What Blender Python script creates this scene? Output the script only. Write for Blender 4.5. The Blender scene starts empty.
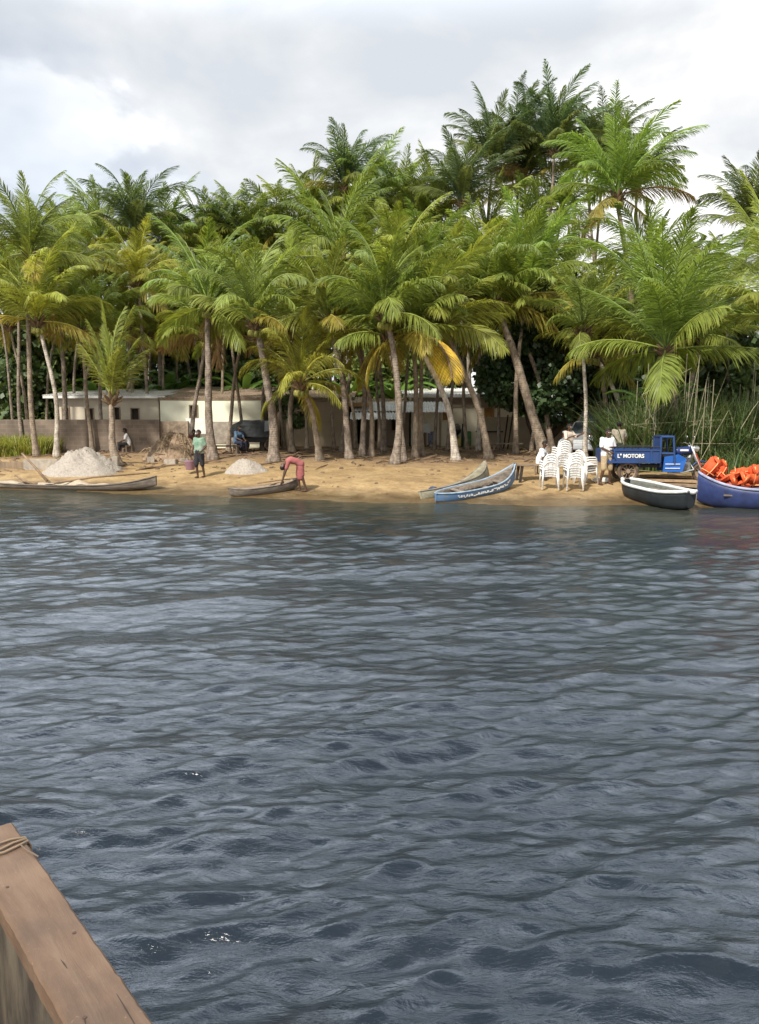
import bpy, bmesh, math, random
import numpy as np
from mathutils import Vector, Matrix, Euler
random.seed(5)
S = bpy.context.scene
C = S.collection
PI = math.pi
R = math.radians

# ------------------------------------------------------------------ camera
CAMZ, F, PITCH = 2.5, 800.0, math.atan((512-418)/800.0)
cd = bpy.data.cameras.new('camera'); cam = bpy.data.objects.new('camera', cd); C.objects.link(cam)
cam.location = (0, 0, CAMZ); cam.rotation_euler = (PI/2-PITCH, 0, 0)
cd.sensor_fit = 'VERTICAL'; cd.sensor_height = 36.0; cd.lens = F/1024*36
cd.clip_start = 0.05; cd.clip_end = 3000
S.camera = cam
cp, sp = math.cos(PITCH), math.sin(PITCH)
def ray(px, py):
    u = (px-379.5)/F; v = (512-py)/F
    return Vector((u, cp+v*sp, -sp+v*cp))
def at(px, py, d):
    r = ray(px, py); return Vector((0, 0, CAMZ))+r*(d/r.y)
# shoreline distance and beach profile
SX = [-60, -22, -13.5, -7.5, -4.5, 0, 3, 6.5, 12, 22, 60]
SY = [36, 31.0, 28.3, 26.6, 25.2, 23.7, 23.2, 22.9, 22.3, 21.0, 18]
PS = [-40, -12, -3, 0, 1, 2.2, 4, 8, 14, 30, 60, 600]
PZ = [-4, -2.2, -.45, 0, .16, .34, .52, .80, 1.0, 1.15, 1.4, 3]
def gz(x, y):
    s = y-np.interp(x, SX, SY)
    z = np.interp(s, PS, PZ)
    m = np.clip(s/2.5, 0, 1)
    z = z+m*(.035*np.sin(x*1.1+y*.5)*np.sin(y*.8-x*.3)+.02*np.sin(x*2.7+1.3)*np.sin(y*2.1))
    return z
def ground(px, py):
    r = ray(px, py); lo = 4.0
    for i in range(1800):
        d = lo+i*.05
        if CAMZ+r.z*d/r.y < float(gz(r.x*d/r.y, d)): break
    x = r.x*d/r.y
    return Vector((x, d, float(gz(x, d))))
def gp(x, y): return Vector((x, y, float(gz(x, y))))

# ------------------------------------------------------------------ node helpers
def mat(name, col, rough=.8, metal=0, noise=None, bump=None, spec=.4, second=None, coord='Object', thr=(.35, .65), stretch=None, attr=None, trans=0):
    m = bpy.data.materials.new(name); m.use_nodes = True
    nt = m.node_tree; n = nt.nodes; l = nt.links
    b = n['Principled BSDF']; b.inputs['Roughness'].default_value = rough; b.inputs['Metallic'].default_value = metal
    b.inputs['Specular IOR Level'].default_value = spec
    tc = n.new('ShaderNodeTexCoord'); vec = tc.outputs[coord]
    if stretch:
        mp = n.new('ShaderNodeMapping'); mp.inputs['Scale'].default_value = stretch; l.new(vec, mp.inputs['Vector']); vec = mp.outputs[0]
    c = (*col, 1)
    if attr:
        a = n.new('ShaderNodeAttribute'); a.attribute_name = attr; src = a.outputs['Color']
        if noise:
            nz = n.new('ShaderNodeTexNoise'); nz.inputs['Scale'].default_value = noise; nz.inputs['Detail'].default_value = 5; l.new(vec, nz.inputs['Vector'])
            mr = n.new('ShaderNodeMapRange'); mr.inputs[1].default_value = .3; mr.inputs[2].default_value = .7; mr.inputs[3].default_value = .75; mr.inputs[4].default_value = 1.25
            l.new(nz.outputs['Fac'], mr.inputs[0])
            mx = n.new('ShaderNodeVectorMath'); mx.operation = 'SCALE'; l.new(src, mx.inputs[0]); l.new(mr.outputs[0], mx.inputs['Scale']); src = mx.outputs[0]
        l.new(src, b.inputs['Base Color'])
    elif noise:
        nz = n.new('ShaderNodeTexNoise'); nz.inputs['Scale'].default_value = noise; nz.inputs['Detail'].default_value = 8; nz.inputs['Roughness'].default_value = .65
        l.new(vec, nz.inputs['Vector'])
        cr = n.new('ShaderNodeValToRGB'); cr.color_ramp.elements[0].position = thr[0]; cr.color_ramp.elements[1].position = thr[1]
        s2 = second or tuple(x*.55 for x in col)
        cr.color_ramp.elements[0].color = (*s2, 1); cr.color_ramp.elements[1].color = c
        l.new(nz.outputs['Fac'], cr.inputs[0]); l.new(cr.outputs[0], b.inputs['Base Color']); src = cr.outputs[0]
    else:
        b.inputs['Base Color'].default_value = c; src = None
    if bump:
        bz = n.new('ShaderNodeTexNoise'); bz.inputs['Scale'].default_value = bump[0]; bz.inputs['Detail'].default_value = 6; l.new(vec, bz.inputs['Vector'])
        bp = n.new('ShaderNodeBump'); bp.inputs['Strength'].default_value = bump[1]; bp.inputs['Distance'].default_value = bump[2]
        l.new(bz.outputs['Fac'], bp.inputs['Height']); l.new(bp.outputs[0], b.inputs['Normal'])
    if trans:
        t = n.new('ShaderNodeBsdfTranslucent'); ms = n.new('ShaderNodeMixShader'); ms.inputs[0].default_value = trans
        if src: 
            g = n.new('ShaderNodeVectorMath'); g.operation = 'MULTIPLY'; g.inputs[1].default_value = (1.25, 1.15, .6); l.new(src, g.inputs[0]); l.new(g.outputs[0], t.inputs['Color'])
        else: t.inputs['Color'].default_value = c
        l.new(b.outputs[0], ms.inputs[1]); l.new(t.outputs[0], ms.inputs[2]); l.new(ms.outputs[0], n['Material Output'].inputs['Surface'])
    return m

# ------------------------------------------------------------------ mesh helpers
class MB:
    def __init__(s): s.v = []; s.f = []
    def add(s, vs, fs):
        o = len(s.v); s.v += [tuple(v) for v in vs]; s.f += [tuple(i+o for i in f) for f in fs]; return s
    def box(s, c, d, rot=None, taper=1):
        hx, hy, hz = d[0]/2, d[1]/2, d[2]/2
        vs = [Vector((x*hx*(taper if z > 0 else 1), y*hy*(taper if z > 0 else 1), z*hz)) for z in (-1, 1) for y in (-1, 1) for x in (-1, 1)]
        if rot: e = Euler(rot).to_matrix(); vs = [e@v for v in vs]
        return s.add([v+Vector(c) for v in vs], [(0, 2, 3, 1), (4, 5, 7, 6), (0, 1, 5, 4), (2, 6, 7, 3), (0, 4, 6, 2), (1, 3, 7, 5)])
    def tube(s, pts, rs, n=8, cap=True, flat=1.0):
        pts = [Vector(p) for p in pts]
        if not hasattr(rs, '__len__'): rs = [rs]*len(pts)
        vs = []; up = None
        for i, p in enumerate(pts):
            t = (pts[min(i+1, len(pts)-1)]-pts[max(i-1, 0)]).normalized()
            if up is None: up = Vector((0, 0, 1)) if abs(t.z) < .9 else Vector((1, 0, 0))
            a = t.cross(up)
            if a.length < 1e-4: a = t.cross(Vector((0, 1, 0)))
            a.normalize(); b = a.cross(t).normalized(); up = b
            for k in range(n):
                an = 2*PI*k/n; vs.append(p+a*math.cos(an)*rs[i]+b*math.sin(an)*rs[i]*flat)
        fs = [(i*n+k, i*n+(k+1) % n, (i+1)*n+(k+1) % n, (i+1)*n+k) for i in range(len(pts)-1) for k in range(n)]
        if cap: fs += [tuple(range(n))[::-1], tuple((len(pts)-1)*n+k for k in range(n))]
        return s.add(vs, fs)
    def cap(s, a, b, ra, rb, n=12, sc=(1, 1, 1)):
        a = Vector(a); b = Vector(b); d = b-a; L = d.length
        z = d.normalized() if L > 1e-6 else Vector((0, 0, 1))
        x = z.cross(Vector((0, 1, 0)));
        if x.length < .1: x = z.cross(Vector((1, 0, 0)))
        x.normalize(); y = z.cross(x)
        rings = [(a, -1, ra)]
        prof = [(-math.cos(t)*ra, math.sin(t)*ra, a) for t in (R(25), R(50), R(75))]+[(math.cos(t)*rb, math.sin(t)*rb, b) for t in (R(90), R(65), R(40), R(20))]
        prof = prof[:3]+[(0, ra, a)]+prof[3:]
        m = (a+b)/2
        vs = [a-z*ra]
        for (h, r, c) in prof:
            for k in range(n):
                an = 2*PI*k/n; vs.append(c+z*h+x*math.cos(an)*r+y*math.sin(an)*r)
        vs.append(b+z*rb)
        vs = [Vector((m.x+(v.x-m.x)*sc[0], m.y+(v.y-m.y)*sc[1], m.z+(v.z-m.z)*sc[2])) for v in vs]
        q = len(prof); fs = [(0, 1+(k+1) % n, 1+k) for k in range(n)]
        fs += [(1+i*n+k, 1+i*n+(k+1) % n, 1+(i+1)*n+(k+1) % n, 1+(i+1)*n+k) for i in range(q-1) for k in range(n)]
        e = 1+q*n; fs += [(1+(q-1)*n+k, 1+(q-1)*n+(k+1) % n, e) for k in range(n)]
        return s.add(vs, fs)
    def build(s, name, m, parent=None, smooth=False, bevel=0, loc=None, rot=None):
        me = bpy.data.meshes.new(name); me.from_pydata(s.v, [], s.f); me.update()
        bm = bmesh.new(); bm.from_mesh(me); bmesh.ops.recalc_face_normals(bm, faces=bm.faces)
        if bevel:
            bmesh.ops.bevel(bm, geom=bm.edges[:], offset=bevel, segments=2, affect='EDGES', clamp_overlap=True)
        bm.to_mesh(me); bm.free()
        if smooth: me.polygons.foreach_set('use_smooth', [True]*len(me.polygons))
        me.materials.append(m)
        o = bpy.data.objects.new(name, me); C.objects.link(o)
        if parent: o.parent = parent
        if loc is not None: o.location = loc
        if rot is not None: o.rotation_euler = rot
        return o
def tag(o, label=None, cat=None, group=None, kind=None):
    if label: o['label'] = label
    if cat: o['category'] = cat
    if group: o['group'] = group
    if kind: o['kind'] = kind
    return o
def thing(name, loc, label, cat, rz=0, group=None, rot=None):
    o = bpy.data.objects.new(name, None); o.empty_display_size = .2; C.objects.link(o); o.location = loc
    o.rotation_euler = rot if rot else (0, 0, rz)
    return tag(o, label, cat, group)
def remesh(mb, name, m, voxel, parent=None, smooth=6, disp=None):
    me = bpy.data.meshes.new(name); me.from_pydata(mb.v, [], mb.f); me.update()
    bm = bmesh.new(); bm.from_mesh(me); bmesh.ops.recalc_face_normals(bm, faces=bm.faces); bm.to_mesh(me); bm.free()
    o = bpy.data.objects.new(name, me); C.objects.link(o)
    a = o.modifiers.new('r', 'REMESH'); a.mode = 'VOXEL'; a.voxel_size = voxel
    b = o.modifiers.new('s', 'SMOOTH'); b.iterations = smooth; b.factor = .5
    if disp:
        tx = bpy.data.textures.new(name, 'CLOUDS'); tx.noise_scale = disp[1]
        dm = o.modifiers.new('d', 'DISPLACE'); dm.texture = tx; dm.strength = disp[0]; dm.mid_level = .5
    dg = bpy.context.evaluated_depsgraph_get(); dg.update()
    ne = bpy.data.meshes.new_from_object(o.evaluated_get(dg)); o.modifiers.clear(); o.data = ne
    ne.polygons.foreach_set('use_smooth', [True]*len(ne.polygons))
    ne.materials.clear(); ne.materials.append(m)
    if parent: o.parent = parent
    return o
def npmesh(name, V, Fq, m, col=None, parent=None, smooth=False):
    """V (n,3), Fq (k,4) quads"""
    me = bpy.data.meshes.new(name); me.vertices.add(len(V)); me.vertices.foreach_set('co', np.asarray(V, np.float32).ravel())
    k = Fq.shape[1]; me.loops.add(Fq.size); me.loops.foreach_set('vertex_index', Fq.astype(np.int32).ravel())
    me.polygons.add(len(Fq)); me.polygons.foreach_set('loop_start', np.arange(0, Fq.size, k, dtype=np.int32))
    me.polygons.foreach_set('loop_total', np.full(len(Fq), k, np.int32))
    if smooth: me.polygons.foreach_set('use_smooth', np.ones(len(Fq), bool))
    me.update(calc_edges=True)
    if col is not None:
        a = me.attributes.new('tint', 'FLOAT_COLOR', 'POINT'); cc = np.ones((len(V), 4), np.float32); cc[:, :3] = col; a.data.foreach_set('color', cc.ravel())
    me.materials.append(m)
    o = bpy.data.objects.new(name, me); C.objects.link(o)
    if parent: o.parent = parent
    return o

# ------------------------------------------------------------------ world and sun
SUN_EL, SUN_AZ = 46, -32      # azimuth measured from straight behind the camera, negative = from the left
w = bpy.data.worlds.new('World'); S.world = w; w.use_nodes = True
nt = w.node_tree; n = nt.nodes; l = nt.links; n.clear()
out = n.new('ShaderNodeOutputWorld'); bg = n.new('ShaderNodeBackground'); l.new(bg.outputs[0], out.inputs[0]); bg.inputs[1].default_value = .1
sky = n.new('ShaderNodeTexSky'); sky.sky_type = 'NISHITA'; sky.sun_disc = False; sky.sun_elevation = R(SUN_EL)
# sun direction (towards the sun)
sd = Vector((math.sin(R(SUN_AZ))*math.cos(R(SUN_EL)), -math.cos(R(SUN_AZ))*math.cos(R(SUN_EL)), math.sin(R(SUN_EL))))
sky.sun_rotation = math.atan2(sd.x, sd.y)
tc = n.new('ShaderNodeTexCoord'); mp = n.new('ShaderNodeMapping'); mp.inputs['Scale'].default_value = (1, 1, 1.9); mp.inputs['Location'].default_value = (.75, .1, .05)
l.new(tc.outputs['Generated'], mp.inputs[0])
def nz(scale, det, rough=.55, dist=0):
    a = n.new('ShaderNodeTexNoise'); a.inputs['Scale'].default_value = scale; a.inputs['Detail'].default_value = det; a.inputs['Roughness'].default_value = rough; a.inputs['Distortion'].default_value = dist
    l.new(mp.outputs[0], a.inputs['Vector']); return a
def ramp(src, els):
    r = n.new('ShaderNodeValToRGB'); e = r.color_ramp.elements
    e[0].position, e[0].color = els[0][0], (*els[0][1], 1); e[1].position, e[1].color = els[-1][0], (*els[-1][1], 1)
    for p, c in els[1:-1]: x = e.new(p); x.color = (*c, 1)
    l.new(src, r.inputs[0]); return r
a = nz(3.4, 8, .5, .25)
cl = ramp(a.outputs['Fac'], [(.38, (5.1, 5.4, 5.8)), (.46, (5.9, 6.1, 6.35)), (.52, (6.8, 6.9, 7.0)), (.56, (9.0, 9.0, 8.9))])
b = nz(1.7, 5, .5, .2)
gap = ramp(b.outputs['Fac'], [(.50, (1, 1, 1)), (.66, (.45, .45, .45))])
mx = n.new('ShaderNodeMix'); mx.data_type = 'RGBA'
sz = n.new('ShaderNodeSeparateXYZ'); l.new(tc.outputs['Generated'], sz.inputs[0])
zr = n.new('ShaderNodeMapRange'); zr.inputs[1].default_value = .6; zr.inputs[2].default_value = .95; zr.inputs[3].default_value = 1; zr.inputs[4].default_value = .6; l.new(sz.outputs['Z'], zr.inputs[0])
gm_ = n.new('ShaderNodeMath'); gm_.operation = 'MULTIPLY'; l.new(gap.outputs[0], gm_.inputs[0]); l.new(zr.outputs[0], gm_.inputs[1])
l.new(gm_.outputs[0], mx.inputs[0]); l.new(sky.outputs[0], mx.inputs[6]); l.new(cl.outputs[0], mx.inputs[7])
# bright band added to the sky above the grove to lighten water reflections
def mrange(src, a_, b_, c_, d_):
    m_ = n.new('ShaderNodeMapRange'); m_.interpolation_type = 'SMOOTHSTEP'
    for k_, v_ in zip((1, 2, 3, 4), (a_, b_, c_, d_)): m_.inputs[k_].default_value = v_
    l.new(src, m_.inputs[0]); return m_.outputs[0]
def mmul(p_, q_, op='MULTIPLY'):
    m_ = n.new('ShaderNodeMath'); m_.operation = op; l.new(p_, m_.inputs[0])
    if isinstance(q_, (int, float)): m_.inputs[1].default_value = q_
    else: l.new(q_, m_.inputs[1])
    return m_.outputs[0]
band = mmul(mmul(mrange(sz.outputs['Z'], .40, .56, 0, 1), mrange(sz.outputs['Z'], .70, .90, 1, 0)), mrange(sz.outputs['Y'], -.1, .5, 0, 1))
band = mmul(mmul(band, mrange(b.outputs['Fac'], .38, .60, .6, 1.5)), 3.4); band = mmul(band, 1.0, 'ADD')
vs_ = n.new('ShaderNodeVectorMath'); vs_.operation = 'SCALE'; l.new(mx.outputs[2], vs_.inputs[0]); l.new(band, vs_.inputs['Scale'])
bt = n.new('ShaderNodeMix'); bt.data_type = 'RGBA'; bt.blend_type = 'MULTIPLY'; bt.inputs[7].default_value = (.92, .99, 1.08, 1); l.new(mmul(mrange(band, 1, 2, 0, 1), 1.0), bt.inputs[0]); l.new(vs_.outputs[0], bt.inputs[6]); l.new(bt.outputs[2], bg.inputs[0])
sl = bpy.data.lights.new('sun', 'SUN'); sl.energy = 3.9; sl.angle = R(3); sl.color = (1, .95, .86)
so = bpy.data.objects.new('sun', sl); C.objects.link(so); so.rotation_euler = sd.to_track_quat('Z', 'Y').to_euler(); so.location = (0, 0, 60)
S.view_settings.view_transform = 'Standard'; S.view_settings.look = 'None'; S.view_settings.exposure = .52; S.view_settings.gamma = 1

# ------------------------------------------------------------------ ground
def graded(lo, hi, c, fine, grow):
    xs = [c]; st = fine
    while xs[-1] < hi: xs.append(xs[-1]+st); st *= grow
    ys = [c]; st = fine
    while ys[-1] > lo: ys.append(ys[-1]-st); st *= grow
    return np.array(sorted(set(ys[1:]+xs)))
def grid(name, xs, ys, zf, m, smooth=True):
    X, Y = np.meshgrid(xs, ys); V = np.stack([X, Y, zf(X, Y)], -1).reshape(-1, 3)
    nx, ny = len(xs), len(ys); i = (np.arange(ny-1)[:, None]*nx+np.arange(nx-1)).ravel()
    return npmesh(name, V, np.stack([i, i+1, i+nx+1, i+nx], 1), m, smooth=smooth)
gm = bpy.data.materials.new('sand'); gm.use_nodes = True
nt = gm.node_tree; n = nt.nodes; l = nt.links; b = n['Principled BSDF']
geo = n.new('ShaderNodeNewGeometry'); sep = n.new('ShaderNodeSeparateXYZ'); l.new(geo.outputs['Position'], sep.inputs[0])
mp = n.new('ShaderNodeMapping'); l.new(geo.outputs['Position'], mp.inputs[0])
a = nz(1.1, 8, .6, .3); sandc = ramp(a.outputs['Fac'], [(.35, (.27, .172, .075)), (.5, (.36, .238, .107)), (.65, (.43, .30, .145))])
a2 = nz(9, 8, .7); fine = ramp(a2.outputs['Fac'], [(.33, (.72, .72, .72)), (.6, (1.08, 1.08, 1.08))])
ml = n.new('ShaderNodeMix'); ml.data_type = 'RGBA'; ml.blend_type = 'MULTIPLY'; ml.inputs[0].default_value = 1; l.new(sandc.outputs[0], ml.inputs[6]); l.new(fine.outputs[0], ml.inputs[7])
# leaf litter and soil among the palms
a3 = nz(.55, 7, .65, .4)
hz = n.new('ShaderNodeMapRange'); hz.inputs[1].default_value = .62; hz.inputs[2].default_value = .86; l.new(sep.outputs['Z'], hz.inputs[0])
hz2 = n.new('ShaderNodeMapRange'); hz2.inputs[1].default_value = .95; hz2.inputs[2].default_value = 1.05; hz2.inputs[3].default_value = 1; hz2.inputs[4].default_value = .25; l.new(sep.outputs['Z'], hz2.inputs[0])
lr = n.new('ShaderNodeMapRange'); lr.inputs[1].default_value = .38; lr.inputs[2].default_value = .52; lr.inputs[3].default_value = .35; lr.inputs[4].default_value = 1; l.new(a3.outputs['Fac'], lr.inputs[0])
mm = n.new('ShaderNodeMath'); mm.operation = 'MULTIPLY'; l.new(hz.outputs[0], mm.inputs[0]); l.new(lr.outputs[0], mm.inputs[1])
mm2 = n.new('ShaderNodeMath'); mm2.operation = 'MULTIPLY'; l.new(mm.outputs[0], mm2.inputs[0]); l.new(hz2.outputs[0], mm2.inputs[1])
a4 = nz(14, 6, .7); lit = ramp(a4.outputs['Fac'], [(.35, (.10, .06, .035)), (.5, (.20, .125, .07)), (.66, (.36, .24, .14))])
m2 = n.new('ShaderNodeMix'); m2.data_type = 'RGBA'; l.new(mm2.outputs[0], m2.inputs[0]); l.new(ml.outputs[2], m2.inputs[6]); l.new(lit.outputs[0], m2.inputs[7])
# wet strip
wn = n.new('ShaderNodeMath'); wn.operation = 'MULTIPLY_ADD'; wn.inputs[1].default_value = .16; l.new(a.outputs['Fac'], wn.inputs[0]); l.new(sep.outputs['Z'], wn.inputs[2])
wr = n.new('ShaderNodeMapRange'); wr.inputs[1].default_value = .17; wr.inputs[2].default_value = .36; wr.inputs[3].default_value = .42; wr.inputs[4].default_value = 1; l.new(wn.outputs[0], wr.inputs[0])
sc = n.new('ShaderNodeVectorMath'); sc.operation = 'SCALE'; l.new(m2.outputs[2], sc.inputs[0]); l.new(wr.outputs[0], sc.inputs['Scale']); l.new(sc.outputs[0], b.inputs['Base Color'])
rr = n.new('ShaderNodeMapRange'); rr.inputs[1].default_value = .42; rr.inputs[2].default_value = 1; rr.inputs[3].default_value = .3; rr.inputs[4].default_value = .95; l.new(wr.outputs[0], rr.inputs[0]); l.new(rr.outputs[0], b.inputs['Roughness'])
bp = n.new('ShaderNodeBump'); bp.inputs['Strength'].default_value = .9; bp.inputs['Distance'].default_value = .09
a5 = nz(3.2, 10, .72); vo = n.new('ShaderNodeTexVoronoi'); vo.feature = 'SMOOTH_F1'; vo.inputs['Scale'].default_value = 2.6; l.new(geo.outputs['Position'], vo.inputs['Vector'])
ad = n.new('ShaderNodeMath'); ad.operation = 'MULTIPLY_ADD'; ad.inputs[1].default_value = 1.1; l.new(vo.outputs['Distance'], ad.inputs[0]); l.new(a5.outputs['Fac'], ad.inputs[2])
l.new(ad.outputs[0], bp.inputs['Height']); l.new(bp.outputs[0], b.inputs['Normal'])
g = grid('ground', graded(-600, 600, 0, .22, 1.012), graded(-40, 900, 28, .2, 1.012), gz, gm); tag(g, kind='structure')

# ------------------------------------------------------------------ water
wm = bpy.data.materials.new('lagoon_water'); wm.use_nodes = True
nt = wm.node_tree; n = nt.nodes; l = nt.links; b = n['Principled BSDF']
b.inputs['Base Color'].default_value = (.009, .017, .026, 1); b.inputs['Roughness'].default_value = .14; b.inputs['IOR'].default_value = 1.5
geo = n.new('ShaderNodeNewGeometry'); mp = n.new('ShaderNodeMapping'); mp.inputs['Scale'].default_value = (.75, 1.9, 1); mp.inputs['Rotation'].default_value = (0, 0, R(8)); l.new(geo.outputs['Position'], mp.inputs[0])
b1 = nz(9, 5, .6, .8); b2 = nz(4.2, 6, .65, .7)
bp = n.new('ShaderNodeBump'); bp.inputs['Strength'].default_value = .5; bp.inputs['Distance'].default_value = .014; l.new(b1.outputs['Fac'], bp.inputs['Height'])
bq = n.new('ShaderNodeBump'); bq.inputs['Strength'].default_value = .6; bq.inputs['Distance'].default_value = .024; l.new(b2.outputs['Fac'], bq.inputs['Height']); l.new(bp.outputs[0], bq.inputs['Normal'])
l.new(bq.outputs[0], b.inputs['Normal'])
# base colour turns browner and greener towards the shore
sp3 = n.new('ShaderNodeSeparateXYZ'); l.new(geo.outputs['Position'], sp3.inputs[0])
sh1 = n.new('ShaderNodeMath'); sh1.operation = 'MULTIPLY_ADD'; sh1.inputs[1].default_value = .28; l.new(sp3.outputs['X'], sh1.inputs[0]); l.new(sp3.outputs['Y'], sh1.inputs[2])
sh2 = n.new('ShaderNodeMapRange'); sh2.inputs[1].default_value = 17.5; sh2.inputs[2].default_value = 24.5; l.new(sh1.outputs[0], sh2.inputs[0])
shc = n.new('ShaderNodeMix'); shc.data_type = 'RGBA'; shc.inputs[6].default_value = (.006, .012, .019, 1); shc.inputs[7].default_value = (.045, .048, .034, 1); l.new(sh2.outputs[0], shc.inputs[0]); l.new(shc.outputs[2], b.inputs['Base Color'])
rng = np.random.default_rng(11)
xs = graded(-70, 70, 0, .024, 1.0048); ys = graded(-6, 38, 2.6, .018, 1.003)
X, Y = np.meshgrid(xs, ys); Z = np.zeros_like(X); DX = np.zeros_like(X); DY = np.zeros_like(X)
sy = np.gradient(ys)[:, None]*np.ones_like(X)
sx = np.gradient(xs)[None, :]*np.ones_like(X); spc = np.maximum(sx*.6, sy)
shore = np.clip((np.interp(X.ravel(), SX, SY).reshape(X.shape)-Y)/3.0, .5, 1)
K = 110
for i in range(K):
    u_ = (i+rng.random())/K; lam = .10*(3.2/.10)**u_; th = R(-90+8)+rng.normal()*R(25 if lam < 1 else 19)
    k = 2*PI/lam; sl_ = .038 if lam < .4 else .021 if lam < 1.1 else .0155
    A = sl_/k*(.5+1.0*rng.random()); ph = rng.random()*2*PI
    damp = np.clip(1.7-spc*4.5/lam, 0, 1)
    if damp.max() <= 0: continue
    arg = k*(X*math.cos(th)+Y*math.sin(th))+ph+.6*np.sin(X*.21+i)+.6*np.sin(Y*.17+i*2)+.35*np.sin(X*.9+Y*.7+i*1.7)
    damp = damp*A
    # gusts: patches where the short chop is stronger
    if lam < 1: damp = damp*(1+.35*np.sin(X*.31+Y*.12+1)*np.sin(Y*.42-X*.1)+.2*np.sin(X*1.3+Y*.5+i)*np.sin(Y*1.7-X*.4+i*.6))
    Z += damp*np.cos(arg); q = .45*damp*np.sin(arg); DX -= q*math.cos(th); DY -= q*math.sin(th)
Z *= shore
V = np.stack([X+DX, Y+DY, Z], -1).reshape(-1, 3); nx, ny = len(xs), len(ys); i = (np.arange(ny-1)[:, None]*nx+np.arange(nx-1)).ravel()
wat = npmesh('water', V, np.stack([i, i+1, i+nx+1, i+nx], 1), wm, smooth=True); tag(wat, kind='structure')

# ------------------------------------------------------------------ palms
leafm = mat('palm_leaf', (.1, .16, .03), .42, noise=3, attr='tint', trans=.42, spec=.3)
def trunkmat(name, c1, c2):
    m = mat(name, c1, .9, noise=7, second=c2, bump=(18, .8, .03), stretch=(1, 1, .6), thr=(.38, .62))
    nt = m.node_tree; n = nt.nodes; l = nt.links
    wv = n.new('ShaderNodeTexWave'); wv.bands_direction = 'Z'; wv.inputs['Scale'].default_value = 3.4; wv.inputs['Distortion'].default_value = 5; wv.inputs['Detail'].default_value = 3
    tc = n.new('ShaderNodeTexCoord'); l.new(tc.outputs['Object'], wv.inputs[0])
    bp = n.new('ShaderNodeBump'); bp.inputs['Strength'].default_value = .35; bp.inputs['Distance'].default_value = .02; l.new(wv.outputs['Fac'], bp.inputs['Height'])
    old = [x for x in n if x.type == 'BUMP' and x != bp][0]; l.new(old.outputs[0], bp.inputs['Normal']); l.new(bp.outputs[0], n['Principled BSDF'].inputs['Normal'])
    return m
tm_mid = trunkmat('palm_bark', (.34, .27, .20), (.15, .115, .085))
tm_dark = trunkmat('palm_bark_dark', (.31, .25, .20), (.12, .095, .072))
tm_pale = trunkmat('palm_bark_pale', (.58, .52, .44), (.24, .20, .16))
nutm = mat('coconut_husk', (.30, .26, .06), .5, noise=5, second=(.16, .17, .03))
fibm = mat('palm_fibre', (.20, .13, .07), .95, noise=9, bump=(20, .8, .03))
GREENS = {'g': (.205, .27, .06), 'd': (.095, .145, .062), 'y': (.36, .37, .07), 'm': (.28, .33, .065)}
YEL = np.array((.34, .29, .06)); BRN = np.array((.26, .17, .08)); OLV = np.array((.27, .27, .045))
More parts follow.
